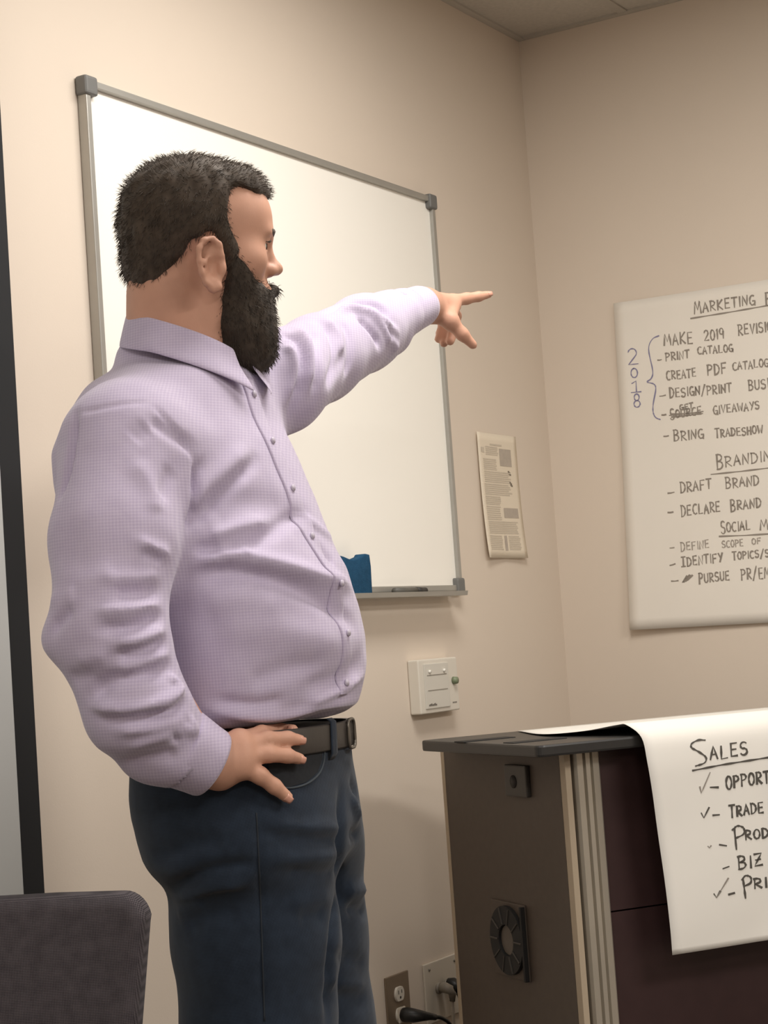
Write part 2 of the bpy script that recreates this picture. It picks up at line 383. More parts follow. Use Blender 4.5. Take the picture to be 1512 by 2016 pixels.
# ================================================================== STROKE LETTERING
def arc(cx, cy, rx, ry, a0, a1, n=10):
    return [(cx+rx*math.cos(math.radians(a0+(a1-a0)*k/n)), cy+ry*math.sin(math.radians(a0+(a1-a0)*k/n))) for k in range(n+1)]
G = {
 'A': [[(0, 0), (.45, 1), (.95, 0)], [(.18, .36), (.8, .36)]],
 'B': [[(.1, 0), (.1, 1)], [(.0, .98)]+arc(.3, .77, .5, .23, 90, -90)[0:]+[(.12, .52)], [(.12, .52)]+arc(.35, .26, .55, .26, 90, -90)+[(.05, 0)]],
 'C': [arc(.6, .5, .55, .5, 60, 300, 14)],
 'D': [[(.1, 0), (.1, 1)], [(0, 1)]+arc(.2, .5, .75, .5, 90, -90, 14)+[(.05, 0)]],
 'E': [[(.85, 1), (.12, 1), (.12, 0), (.9, 0)], [(.12, .52), (.75, .52)]],
 'F': [[(.9, 1), (.12, 1), (.12, 0)], [(.12, .52), (.75, .52)]],
 'G': [arc(.55, .5, .5, .5, 60, 330, 14)+[(.98, .42), (.6, .42)], [(.98, .42), (.98, -.05)]],
 'H': [[(.1, 0), (.1, 1)], [(.9, 0), (.9, 1)], [(.1, .5), (.9, .5)]],
 'I': [[(.5, 0), (.5, 1)]],
 'Î': [[(.5, 0), (.5, 1)], [(.1, 1), (.95, 1)], [(.05, 0), (.9, 0)]],
 'K': [[(.1, 0), (.1, 1)], [(.9, 1), (.12, .45), (.95, 0)]],
 'L': [[(.15, 1), (.12, 0), (.9, .03)]],
 'M': [[(0, 0), (.15, 1), (.5, .3), (.85, 1), (1, 0)]],
 'N': [[(.05, 0), (.1, 1), (.85, 0), (.95, 1)]],
 'O': [arc(.5, .5, .46, .5, 100, 460, 18)],
 'P': [[(.1, 0), (.12, 1)], [(.0, .98)]+arc(.35, .74, .55, .25, 90, -90)+[(.12, .46)]],
 'R': [[(.1, 0), (.12, 1)], [(.0, .98)]+arc(.35, .74, .5, .25, 90, -90)+[(.12, .48), (.95, 0)]],
 'S': [arc(.5, .75, .42, .25, 40, 250, 10)+arc(.48, .25, .44, .26, 80, -150, 10)],
 'T': [[(0, 1), (1, 1)], [(.5, 1), (.48, 0)]],
 'U': [[(.08, 1)]+arc(.5, .32, .41, .32, 180, 360, 10)+[(.92, 1)]],
 'V': [[(.05, 1), (.45, 0), (.95, 1)]],
 'W': [[(0, 1), (.25, 0), (.5, .7), (.75, 0), (1, 1)]],
 'Y': [[(.05, 1), (.5, .5)], [(.95, 1), (.35, 0)]],
 'Z': [[(.05, 1), (.9, 1), (.05, 0), (.95, 0)], [(.2, .5), (.75, .5)]],
 '/': [[(.1, -.15), (.9, 1.15)]],
 '0': [arc(.5, .5, .42, .5, 100, 460, 18)],
 '1': [[(.2, .8), (.5, 1), (.5, 0)]],
 '2': [arc(.45, .72, .4, .28, 165, -30, 10)+[(.05, 0), (.95, .02)]],
 '8': [arc(.5, .75, .32, .25, 90, 450, 14), arc(.5, .25, .4, .25, 90, 450, 14)],
 '9': [arc(.45, .7, .38, .3, 0, 360, 14)+[(.8, 0)]],
}
def word(s, x0, y0, x1, y1, h, big=0, lean=0.0):
    """strokes of a word in picture-frame units; big = first letter scale"""
    n = len(s); out = []
    dx, dy = (x1-x0), (y1-y0)
    units = [0.45 if c in 'I1' else (1.2 if c in 'MW' else 1.0) for c in s]; tot = sum(units)
    u = 0
    for k, c in enumerate(s):
        wd = units[k]/tot; sc_ = 1.0
        if big and k == 0: sc_ = big
        jx, jy = random.uniform(-.04, .04), random.uniform(-.06, .06)
        for st in G[c]:
            pl_ = []
            for (a, b) in st:
                uu = u+wd*(.06+.76*(a if len(s) > 1 or c not in 'I' else .5)+jx*.5)
                drop = -(sc_-1)*.5*h if big and k == 0 else 0
                vv = (b*sc_+jy)*h+drop*.6
                pl_.append((x0+dx*uu+vv*(-.06+lean), y0+dy*uu-vv))
            out.append(pl_)
        u += wd
    return out
def strokes_mesh(strokes, width, mapper, lift_dir, thick=.0004):
    """marker strokes as thin ribbons lying on the sheet; mapper: picture frame -> place"""
    bm = bmesh.new()
    for st in strokes:
        st = [np.array(p, float) for p in st]
        if len(st) < 2: continue
        den = [st[0]]
        for a, b in zip(st, st[1:]):
            m_ = max(1, int(np.linalg.norm(b-a)/9))
            for k in range(1, m_+1): den.append(a+(b-a)*k/m_)
        L, Rr = [], []
        for i, p in enumerate(den):
            d = den[min(i+1, len(den)-1)]-den[max(i-1, 0)]; d = d/(np.linalg.norm(d)+1e-9)
            nrm = np.array([-d[1], d[0]])
            wv = width*(0.42+0.14*math.sin(i*1.7+p[0]))
            ext = d*width*.3*(-1 if i == 0 else (1 if i == len(den)-1 else 0))
            L.append(bm.verts.new(mapper(*(p+ext+nrm*wv)))); Rr.append(bm.verts.new(mapper(*(p+ext-nrm*wv))))
        for i in range(len(den)-1): bm.faces.new((L[i], Rr[i], Rr[i+1], L[i+1]))
    return bm

# ================================================================== FLIP CHART SHEET on the right wall
c_tl, c_bl = on_x(1211, 598), on_x(1247, 1240)
e_br = on_x(1512, 1226)
bdir = (e_br-c_bl)/np.linalg.norm(e_br-c_bl); SW = .64
c_br = c_bl+bdir*SW; c_tr = c_tl+np.array([0, bdir[1]*SW, -.006])
base = (c_bl+c_br)/2
fc = tag(empty('flip_chart_sheet', loc=tuple(base)), 'white flip-chart sheet with the handwritten marketing and branding list on the right wall', 'paper sheet')
def lift_a(u, v): return .002+.012*(1-v)**4*(1-u)**2+.010*max(0, .25-v)**1.2*4*.3+.002*math.sin(v*5+u*3)**2+.006*(1-u)**8
bm = bmesh.new(); NX, NZ = 24, 30; gv = {}
for i in range(NX+1):
    for j in range(NZ+1):
        u, v = i/NX, j/NZ
        p = (c_bl*(1-u)+c_br*u)*(1-v)+(c_tl*(1-u)+c_tr*u)*v
        gv[i, j] = bm.verts.new(Vector(p-base)+Vector((-lift_a(u, v), 0, 0)))
for i in range(NX):
    for j in range(NZ): bm.faces.new((gv[i, j], gv[i, j+1], gv[i+1, j+1], gv[i+1, j]))
sheet = link('sheet', bm, M_paper, fc, True); sdm = sheet.modifiers.new('t', 'SOLIDIFY'); sdm.thickness = .0004
def on_sheet(ob, origin, off):
    me = ob.data; bvh = BVHTree.FromPolygons([v.co for v in me.vertices], [list(p.vertices) for p in me.polygons])
    o0 = Vector(CAM-origin)
    def f(x, y):
        d = Vector(ray(x, y)); h = bvh.ray_cast(o0, d.normalized())
        if h[0] is None:
            h = bvh.find_nearest(o0+d*4)
        return h[0]-d.normalized()*off
    return f
mapA = on_sheet(sheet, base, .0011)
st = []
Wd = [('MARKETING', 1366, 617, 1489, 599, 19, 1.25), ('P', 1507, 601, 1520, 599, 24, 0), ('MAKE', 1307, 680, 1367, 675, 22, 0), ('2019', 1386, 672, 1428, 666, 20, 0), ('REVISIO', 1453, 660, 1522, 651, 19, 1.1),
 ('PRINT', 1310, 711, 1359, 704, 15, 0), ('CATALOG', 1373, 698, 1445, 691, 14, 0), ('CREATE', 1312, 748, 1372, 741, 16, 1.1), ('PDF', 1392, 739, 1433, 733, 20, 0), ('CATALOG', 1442, 729, 1515, 721, 15, 0),
 ('DESIGN/PRINT', 1318, 783, 1442, 772, 17, 1.15), ('BUSI', 1473, 768, 1516, 763, 18, 1.1), ('SOURCE', 1319, 825, 1383, 815, 15, 1.4), ('GET', 1338, 808, 1366, 803, 10, 0), ('GIVEAWAYS', 1404, 815, 1497, 805, 15, 1.1),
 ('BRING', 1326, 868, 1388, 862, 18, 1.2), ('TRADESHOW', 1408, 862, 1504, 852, 15, 1.2), ('BRANDIN', 1410, 922, 1520, 906, 20, 1.45), ('DRAFT', 1339, 970, 1403, 962, 19, 1.1), ('BRAND', 1428, 962, 1497, 954, 19, 1.15),
 ('DECLARE', 1341, 1016, 1420, 1007, 19, 1.15), ('BRAND', 1438, 1006, 1501, 997, 18, 1.3), ('SOCIAL', 1419, 1048, 1479, 1043, 18, 1.35), ('M', 1496, 1043, 1516, 1041, 20, 0),
 ('ÎDENTIFY', 1341, 1116, 1425, 1105, 17, 1.1), ('TOPICS/S', 1442, 1103, 1516, 1095, 14, 1.15), ('PURSUE', 1376, 1148, 1438, 1140, 17, 1.25), ('PR/EM', 1459, 1141, 1518, 1137, 21, 0)]
for (s, a, b, c, d, h, bg) in Wd: link('written_word', strokes_mesh(word(s, a, b, c, d, h, bg), 3.3, mapA, None), M_ink, fc)
for (a, b, c, d) in ((1360, 627, 1514, 601), (1400, 934, 1516, 921), (1416, 1056, 1516, 1051), (1295, 709, 1302, 708), (1299, 780, 1310, 778), (1303, 817, 1311, 816), (1307, 859, 1316, 858), (1315, 971, 1327, 969), (1315, 1009, 1325, 1008), (1319, 1113, 1329, 1110), (1322, 1144, 1335, 1143),
                     (1318, 818, 1384, 810), (1320, 815, 1380, 812), (1322, 821, 1383, 814)):
    link('pen_stroke', strokes_mesh([[(a, b), ((a+c)/2, (b+d)/2+.5), (c, d)]], 3.1, mapA, None), M_ink, fc)
for k in range(9):
    st.append([(1342+random.uniform(0, 4)+k*1.3, 1144-k*.3+random.uniform(-2, 3)), (1352+k*1.4, 1134+random.uniform(-2, 2))])
link('ink_blot', strokes_mesh(st, 3.3, mapA, None), M_ink, fc)
stf = []
for (s, a, b, c, d, h, bg) in [('DEFINE', 1340, 1085, 1398, 1077, 15, 1.2), ('SCOPE', 1421, 1078, 1465, 1074, 13, 0), ('OF', 1480, 1072, 1500, 1070, 11, 0)]: link('written_word', strokes_mesh(word(s, a, b, c, d, h, bg), 2.8, mapA, None), mat('worn_marker', (164, 155, 145), .8), fc)
link('pen_stroke', strokes_mesh([[(1319, 1079), (1327, 1078)]], 2.8, mapA, None), MATS['worn_marker'], fc)
stb = word('2', 1235, 719, 1262, 717, 31)+word('0', 1240, 744, 1260, 742, 18)+[[(1244, 755), (1252, 750), (1253, 771)], [(1243, 773), (1262, 771)]]+word('8', 1246, 804, 1266, 802, 26)
stb.append(smooth_path([(1297, 661), (1284, 668), (1277, 688), (1285, 730), (1282, 745), (1274, 752), (1287, 756), (1291, 766), (1286, 795), (1286, 812), (1291, 822), (1300, 826)], 5))
for q in stb: link('written_mark', strokes_mesh([q], 2.6, mapA, None), M_inkb, fc)

# ================================================================== LECTERN at the lower right
PH = YAW+math.atan(1656/FPX)                        # heading of the lectern's depth
d1 = np.array([math.cos(PH), math.sin(PH), 0]); d2 = np.array([math.sin(PH), -math.cos(PH), 0])
P0 = W(1061, 1492, 3.20)                            # near lower corner of the top slab
OV = .040
OVX = .072
O = P0+d1*OV+d2*OVX; O = np.array([O[0], O[1], 0.0])
LM = Matrix(((d2[0], d1[0], 0, O[0]), (d2[1], d1[1], 0, O[1]), (0, 0, 1, 0), (0, 0, 0, 1)))
def lect_uv(x, y, z):                                # place of a picture point on the level z, in lectern axes
    d = ray(x, y); p = CAM+d*((z-CAM[2])/d[2]); q = p-O; return q@d2, q@d1
def lect_side(x, y, u=0.0):                          # ... on the side face u
    d = ray(x, y); t = (u-(CAM-O)@d2)/(d@d2); q = CAM+d*t-O; return q@d1, q[2]
def lect_front(x, y, v=0.0):
    d = ray(x, y); t = (v-(CAM-O)@d1)/(d@d1); q = CAM+d*t-O; return q@d2, q[2]
ZB = P0[2]; ZT = ZB+.021
DEP = lect_side(868, 1489)[0]; SD = lect_side(828, 1484, -OVX)[0]
LW = .74
lec = tag(empty('lectern', LM), 'tall lectern with black top and taupe side panel standing in the room corner', 'lectern')
link('side_panel', boxm(0, .018, .020, DEP-.0145, .03, ZB), M_lam, lec)
link('edge_band', boxm(-.001, .020, DEP-.014, DEP, .03, ZB, bev=.001), M_edge, lec)
link('edge_band', boxm(.000, .012, .0, .0195, .03, ZB, bev=.001), M_edge, lec)
bm = bmesh.new()                                     # extruded aluminium corner post with two grooves
prof = [(.020, .030), (.020, .004), (.024, -.002), (.034, -.004), (.036, .002), (.038, .002), (.040, -.005), (.047, -.007), (.049, -.001), (.051, -.001), (.053, -.007), (.066, -.005), (.071, .001), (.071, .030)]
prism(bm, prof, .03, ZB, axis='z'); link('corner_post', bm, M_steel, lec)
link('corner_post', boxm(LW-.05, LW, -.004, .03, .03, ZB, bev=.004), M_steel, lec)
zs = lect_front(1205, 1795, .006)[1]
link('front_panel', boxm(.071, LW-.05, .006, .024, zs+.0015, ZB), M_maroon, lec)
link('front_panel', boxm(.071, LW-.05, .006, .024, .03, zs-.0015), M_maroon, lec)
link('inner_back', boxm(.071, LW-.05, .0245, .030, .03, ZB), M_dark, lec)
link('side_panel', boxm(LW-.018, LW, .031, DEP-.0145, .03, ZB), M_lam, lec)
link('back_panel', boxm(.021, LW-.019, DEP-.014, DEP, .03, ZB), M_lam, lec)
link('plinth', boxm(.03, LW-.03, .035, DEP-.02, 0, .03), M_dark, lec)
bm = bmesh.new()
def rrect(x0, x1, y0, y1, r, n=6):
    o_ = []
    for (cx, cy, a) in ((x1-r, y1-r, 0), (x0+r, y1-r, 90), (x0+r, y0+r, 180), (x1-r, y0+r, 270)):
        for k in range(n+1):
            an = math.radians(a+90*k/n); o_.append((cx+r*math.cos(an), cy+r*math.sin(an)))
    return o_
prism(bm, rrect(-OVX, LW+OV, -OV, SD, .014), ZB, ZT, axis='z', bev=.004)
link('top', bm, M_top, lec)
for (xa, ya, xb, yb) in ((928, 1457, 982, 1456), (1022, 1458, 1086, 1459)):  # dark slots let into the top
    ua, va = lect_uv(xa, ya, ZT); ub, vb = lect_uv(xb, yb, ZT)
    uc, vc = (ua+ub)/2, (va+vb)/2; vc = min(max(vc, .05), SD-.04)
    link('cable_slot', boxm(uc-.055, uc+.055, vc-.020, vc+.020, ZT-.001, ZT+.0015, bev=.0006), M_dark, lec)
a = lect_side(1000, 1504); b = lect_side(1047, 1570)   # latch
y0_, y1_, z0_, z1_ = min(a[0], b[0]), max(a[0], b[0]), min(a[1], b[1]), max(a[1], b[1])
lt = link('latch', boxm(-.010, 0, y0_, y1_, z0_, z1_, bev=.003), M_latch, lec)
c = lect_side(1020, 1538)
bm = bmesh.new(); 
for k in range(1): cyl(bm, (-.0098, c[0], c[1]), (-.0112, c[0], c[1]), .012, n=20)
link('keyhole', bm, M_slot, lt, True)
c = lect_side(1007, 1850); top_ = lect_side(1007, 1778); R1 = abs(top_[1]-c[1])  # round vent
bm = bmesh.new(); box(bm, -.004, 0, c[0]-R1*.98, c[0]+R1*.98, c[1]-R1*1.02, c[1]+R1*1.02, bev=.002)
vt = link('vent_plate', bm, M_lam, lec)
bm = bmesh.new(); n = 40
def ringv(r, x): return [bm.verts.new((x, c[0]+r*math.cos(2*math.pi*k/n), c[1]+r*math.sin(2*math.pi*k/n))) for k in range(n)]
rs = [ringv(R1*.93, -.004), ringv(R1*.93, -.012), ringv(R1*.42, -.012), ringv(R1*.42, -.004)]
for p_, q_ in zip(rs, rs[1:]):
    for k in range(n): bm.faces.new((p_[k], p_[(k+1) % n], q_[(k+1) % n], q_[k]))
bmesh.ops.recalc_face_normals(bm, faces=bm.faces)
link('vent_ring', bm, M_dark, vt)
bm = bmesh.new(); cyl(bm, (-.004, c[0], c[1]), (-.007, c[0], c[1]), R1*.40, n=32); link('vent_hub', bm, mat('vent_hub', (96, 88, 80), .5), vt)
bm = bmesh.new()
for k in range(10):
    an = 2*math.pi*k/10
    box_v = [(-.0125, c[0]+math.cos(an)*R1*.45, c[1]+math.sin(an)*R1*.45), (-.0125, c[0]+math.cos(an)*R1*.9, c[1]+math.sin(an)*R1*.9)]
    tube(bm, box_v, .002, 6)
link('vent_spokes', bm, M_latch, vt)
bm = bmesh.new(); box(bm, -.013, -.004, c[0]-R1*1.00, c[0]-R1*.90, c[1]-R1*1.0, c[1]+R1*.98, bev=.001)
link('vent_edge', bm, M_dark, vt)

# ------------------------------------------------------------------ paper draped over the lectern
pd = tag(empty('draped_sheet', LM), 'white flip-chart sheet with the handwritten sales list draped over the lectern front', 'paper sheet')
uA, vA = lect_uv(1030, 1441, ZT)
yF = -OV-.012
left_edge = [(max(uA, .02), SD-.02, ZT+.002)]
uB, _ = lect_front(1245, 1455, yF)
left_edge += [(uB*.55+.01, .20, ZT+.004), (uB-.02, .08, ZT+.010), (uB, .00, ZT+.020), (uB+.004, -.030, ZT+.020)]
for (px, py) in ((1262, 1452), (1273, 1500), (1284, 1565), (1294, 1640), (1306, 1730), (1316, 1820), (1322, 1880)):
    vv = yF-.004-.010*min(1, (py-1450)/60)
    u_, z_ = lect_front(px, py, vv); left_edge.append((u_, vv, z_))
path = smooth_path(left_edge, 5)
ub_, zb_ = lect_front(1512, 1851, left_edge[-1][1]); slope = (zb_-left_edge[-1][2])/(ub_-left_edge[-1][0])
bm = bmesh.new(); NW = 28; rows = []
for i, p in enumerate(path):
    row = []
    for k in range(NW+1):
        w = .62*k/NW; s_ = i/(len(path)-1)
        und = .004*math.sin(w*9+1)*s_+.0035*math.sin(s_*16+w*7)*max(0, s_-.45)
        drop = slope*w*max(0, s_-.5)*2 if s_ > .5 else 0
        row.append(bm.verts.new((p[0]+w, p[1]-abs(und)*(1 if s_ > .4 else 0), p[2]+drop*.6)))
    rows.append(row)
for r0, r1 in zip(rows, rows[1:]):
    for k in range(NW): bm.faces.new((r0[k], r1[k], r1[k+1], r0[k+1]))
ds = link('sheet', bm, M_paper2, pd, True); m_ = ds.modifiers.new('t', 'SOLIDIFY'); m_.thickness = .0004; m_.offset = 0
LMi = LM.inverted(); bvhB = BVHTree.FromPolygons([v.co for v in ds.data.vertices], [list(p.vertices) for p in ds.data.polygons])
o0 = LMi @ Vector(CAM)
def mapB(x, y):
    d = (LMi.to_3x3() @ Vector(ray(x, y))).normalized(); h = bvhB.ray_cast(o0, d)
    if h[0] is None: h = bvhB.find_nearest(o0+d*3.6)
    return h[0]-d*.0012
S_ = smooth_path([(1388, 1457), (1375, 1457), (1362, 1464), (1362, 1472), (1376, 1480), (1390, 1491), (1387, 1502), (1370, 1508)], 5)
inkB = lambda name, sts: link(name, strokes_mesh(sts, 4.2, mapB, None), M_ink2, pd)
inkB('written_word', [S_]+word('ALES', 1398, 1496, 1476, 1485, 25, 0))
inkB('written_word', word('OPPORT', 1429, 1553, 1518, 1540, 23, 1.1))
inkB('written_word', word('TRADE', 1436, 1608, 1506, 1599, 20, 1.2))
inkB('written_word', [[(1446, 1632), (1450, 1672)], smooth_path([(1442, 1634), (1452, 1626), (1464, 1630), (1464, 1642), (1449, 1650)], 5)]+word('ROD', 1467, 1654, 1516, 1648, 18, 0))
inkB('written_word', word('BIZ', 1453, 1712, 1506, 1702, 23, 1.1))
inkB('written_word', [[(1463, 1730), (1468, 1768)], smooth_path([(1461, 1732), (1468, 1724), (1478, 1727), (1478, 1738), (1467, 1744)], 5)]+word('RI', 1484, 1750, 1514, 1746, 19, 0))
for q in ([(1364, 1517), (1420, 1506), (1514, 1491)], [(1399, 1550), (1414, 1550)], [(1404, 1605), (1416, 1604)], [(1417, 1663), (1430, 1665)], [(1424, 1710), (1435, 1706)], [(1435, 1761), (1446, 1758)]): inkB('pen_stroke', [q])
for q in ([(1381, 1601), (1386, 1610), (1396, 1590)], [(1406, 1760), (1411, 1767), (1418, 1755)]): inkB('check_mark', [q])
stf = [[(1378, 1549), (1381, 1561), (1398, 1521)], [(1411, 1767), (1434, 1729)], [(1394, 1666), (1397, 1669), (1400, 1665)]]
for q in stf: link('check_mark', strokes_mesh([q], 3.0, mapB, None), mat('faint_check', (150, 142, 134), .8), pd)

# ================================================================== CHAIR at the lower left
t_c = 2.15
cc = W(-70, 1777, t_c); sC = t_c/FPX
CM = Matrix(((math.sin(YAW), math.cos(YAW), 0, cc[0]), (-math.cos(YAW), math.sin(YAW), 0, cc[1]), (0, 0, 1, 0), (0, 0, 0, 1)))
CM = CM @ Matrix.Rotation(math.radians(-4), 4, 'Z')
ztop = cc[2]
M_chair = weave('chair_fabric', (46, 42, 46), (92, 86, 90), 170, 0.95, 0.6, 0.03)
M_chmetal = mat('chair_metal', (40, 40, 42), .4, .6)
ch = tag(empty('chair', CM), 'dark grey woven fabric chair at the lower left in front of the man', 'chair')
bm = bmesh.new()
hwc = (297+70)*sC; zb = .52
outline = []
def oc(z):   # half width at height
    v = (z-zb)/(ztop-zb); return hwc*(.73+.27*min(1, v*1.05))
zs_ = np.linspace(zb, ztop-.035, 10)
for z in zs_: outline.append((oc(z), z))
rx, rz = .030, .036
for k in range(1, 9):
    a = math.radians(90*k/8); outline.append((hwc-rx+rx*math.cos(a)-.0, ztop-.035+rz*math.sin(a)))
outline += [(hwc*.5, ztop+.0035), (0, ztop+.004)]
full = outline+[(-x, z) for x, z in reversed(outline[:-1])]
prism(bm, full, -.030, .030, axis='y', bev=.016)
bmesh.ops.triangulate(bm, faces=[f for f in bm.faces if len(f.verts) > 4])
bo = link('backrest', bm, M_chair, ch, True)
link('seat', boxm(-.20, .20, -.52, -.050, .42, .50, bev=.03, seg=4), M_chair, ch, True)
for sx in (-.18, .18):
    bm = bmesh.new(); tube(bm, [(sx, .034, .70), (sx, .034, .50), (sx, .0, .42), (sx*1.05, .02, .0)], .012, 10); link('leg', bm, M_chmetal, ch, True)
    bm = bmesh.new(); tube(bm, [(sx, -.48, .42), (sx*1.05, -.50, .0)], .012, 10); link('leg', bm, M_chmetal, ch, True)
link('seat_frame', boxm(-.19, .19, -.50, .0, .405, .42), M_chmetal, ch)
#PERSON
# ================================================================== PERSON: implicit surfaces
# body axes: r = right across the room, d = away along the view heading, z = up; origin on the floor under the camera
CP, SP, CR, SR = math.cos(PITCH), math.sin(PITCH), math.cos(ROLL), math.sin(ROLL)
Lf = np.array([0, CP, SP]); Lr = np.array([CR, -SP*SR, CP*SR]); Lu = np.array([-SR, -SP*CR, CP*CR])
LC = np.array([0, 0, CAM[2]])
def lray(x, y): return Lf+Lr*((x-756)/FPX)-Lu*((y-1008)/FPX)
def L(x, y, t): return LC+lray(x, y)*t
T0 = 2.55
class Cone:                                         # tapered capsule
    def __init__(s, a, b, ra, rb, k=.02, sub=False):
        s.a, s.b, s.ra, s.rb, s.k, s.sub = np.array(a, float), np.array(b, float), ra, rb, k, sub
        m = max(ra, rb)+k+.02
        s.lo, s.hi = np.minimum(s.a, s.b)-m, np.maximum(s.a, s.b)+m
    def __call__(s, p):
        ba = s.b-s.a; pa = p-s.a; h = np.clip((pa@ba)/max(ba@ba, 1e-9), 0, 1)
        return np.linalg.norm(pa-h[:, None]*ba, axis=1)-(s.ra+(s.rb-s.ra)*h)
class Ell:                                          # ellipsoid in a rotated frame (rows of A = axes)
    def __init__(s, c, r, A=None, k=.02, sub=False):
        s.c, s.r, s.k, s.sub = np.array(c, float), np.array(r, float), k, sub
        s.A = np.eye(3) if A is None else A
        e = np.sqrt(((s.A*s.r[:, None])**2).sum(0))+k+.02
        s.lo, s.hi = s.c-e, s.c+e
    def __call__(s, p):
        q = (p-s.c)@s.A.T; k0 = np.linalg.norm(q/s.r, axis=1); k1 = np.linalg.norm(q/(s.r**2), axis=1)
        return k0*(k0-1)/np.maximum(k1, 1e-6)
class Stack:                                        # stack of turned super-ellipses, for trunk and hips
    def __init__(s, zs, cr, cd_, a, b, th, ztop, zbot, kz=.04, k=.04, n=2.3, bulge=None):
        s.zs, s.cr, s.cd, s.a, s.b, s.th, s.zt, s.zb, s.kz, s.k, s.n, s.sub = zs, cr, cd_, a, b, th, ztop, zbot, kz, k, n, False
        m = max(a.max(), b.max())*1.05+.05
        s.lo = np.array([cr.min()-m, cd_.min()-m, zbot-.05]); s.hi = np.array([cr.max()+m, cd_.max()+m, ztop+.05])
    def __call__(s, p):
        z = p[:, 2]; c, d = np.interp(z, s.zs, s.cr), np.interp(z, s.zs, s.cd)
        a, b, th = np.interp(z, s.zs, s.a), np.interp(z, s.zs, s.b), np.interp(z, s.zs, s.th)
        x, y = p[:, 0]-c, p[:, 1]-d
        u = x*np.cos(th)-y*np.sin(th); v = x*np.sin(th)+y*np.cos(th)
        rho = (np.abs(u/a)**s.n+np.abs(v/b)**s.n+1e-12)**(1/s.n)
        g = (rho-1)*np.hypot(u, v)/np.maximum(rho, 1e-6); g = np.where(rho < 1, np.maximum(g, -(1-rho)*np.minimum(a, b)*1.2), g)
        g = np.where(rho < .3, -.7*np.minimum(a, b), g)
        e = np.maximum(z-s.zt, s.zb-z)
        h = np.clip(.5-.5*(g-e)/s.kz, 0, 1)
        return (g*(1-h)+e*h)+s.kz*h*(1-h)
def field(prims, p, lo, hi):
    d = None
    for f in prims:
        if (f.hi < lo).any() or (f.lo > hi).any(): continue
        v = f(p)
        if f.sub:
            if d is None: continue
            k = f.k; h = np.clip(.5-.5*(d+v)/k, 0, 1); d = d*(1-h)+(-v)*h+k*h*(1-h)
        elif d is None: d = v
        else:
            k = f.k; h = np.clip(.5+.5*(d-v)/k, 0, 1); d = d*(1-h)+v*h-k*h*(1-h)
    return d
def surface(prims, h, extra=None, smooth=2):
    """surface nets over a sparse block grid -> vertices, quads"""
    adds = [f for f in prims if not f.sub]
    lo = np.min([f.lo for f in adds], 0)-h*3; hi = np.max([f.hi for f in adds], 0)+h*3
    B = 24; nb = np.ceil((hi-lo)/(h*B)).astype(int); N = nb*B
    Gd = np.full(N, .1, np.float32)
    I = np.stack(np.meshgrid(np.arange(B), np.arange(B), np.arange(B), indexing='ij'), -1).reshape(-1, 3)
    for bx in range(nb[0]):
        for by in range(nb[1]):
            for bz in range(nb[2]):
                i0 = np.array([bx, by, bz])*B; p0 = lo+i0*h; p1 = p0+B*h
                if not any((f.hi >= p0).all() and (f.lo <= p1).all() for f in adds): continue
                p = p0+I*h
                d = field(prims, p, p0, p1)
                if d is None: continue
                if extra is not None: d = extra(p, d)
                Gd[i0[0]:i0[0]+B, i0[1]:i0[1]+B, i0[2]:i0[2]+B] = d.reshape(B, B, B)
    S = Gd < 0
    c = np.zeros(np.array(S.shape)-1, np.uint8)
    for i in (0, 1):
        for j in (0, 1):
            for k in (0, 1): c += S[i:S.shape[0]-1+i, j:S.shape[1]-1+j, k:S.shape[2]-1+k]
    idx = np.argwhere((c > 0) & (c < 8)); n = len(idx)
    acc = np.zeros((n, 3)); cnt = np.zeros(n)
    cor = [(i, j, k) for i in (0, 1) for j in (0, 1) for k in (0, 1)]
    val = {q: Gd[idx[:, 0]+q[0], idx[:, 1]+q[1], idx[:, 2]+q[2]].astype(float) for q in cor}
    for q in cor:
        for ax in range(3):
            if q[ax]: continue
            q2 = list(q); q2[ax] = 1; a, b = val[q], val[tuple(q2)]
            m = (a < 0) != (b < 0); t = np.where(m, a/np.where(m, a-b, 1), 0)
            pt = np.tile(np.array(q, float), (n, 1)); pt[:, ax] = t
            acc[m] += pt[m]; cnt[m] += 1
    V = lo+(idx+acc/cnt[:, None])*h
    key = np.full(c.shape, -1, np.int32); key[idx[:, 0], idx[:, 1], idx[:, 2]] = np.arange(n)
    Q = []
    for ax in range(3):
        o1, o2 = [(1, 2), (2, 0), (0, 1)][ax]
        sl0 = [slice(None)]*3; sl1 = [slice(None)]*3
        sl0[ax] = slice(0, -1); sl1[ax] = slice(1, None)
        e = S[tuple(sl0)] != S[tuple(sl1)]
        ei = np.argwhere(e); ei = ei[(ei[:, o1] > 0) & (ei[:, o2] > 0) & (ei[:, o1] < S.shape[o1]-1) & (ei[:, o2] < S.shape[o2]-1)]
        u = np.zeros(3, int); u[o1] = 1; w = np.zeros(3, int); w[o2] = 1
        g = lambda a: key[a[:, 0], a[:, 1], a[:, 2]]
        q4 = np.stack([g(ei-u-w), g(ei-w), g(ei), g(ei-u)], 1)
        fl = ~S[ei[:, 0], ei[:, 1], ei[:, 2]]
        q4[fl] = q4[fl][:, ::-1]; Q.append(q4)
    Q = np.concatenate(Q); Q = Q[(Q >= 0).all(1)]
    for _ in range(smooth): V = relax(V, Q, .5); V = relax(V, Q, -.52)
    return V, Q
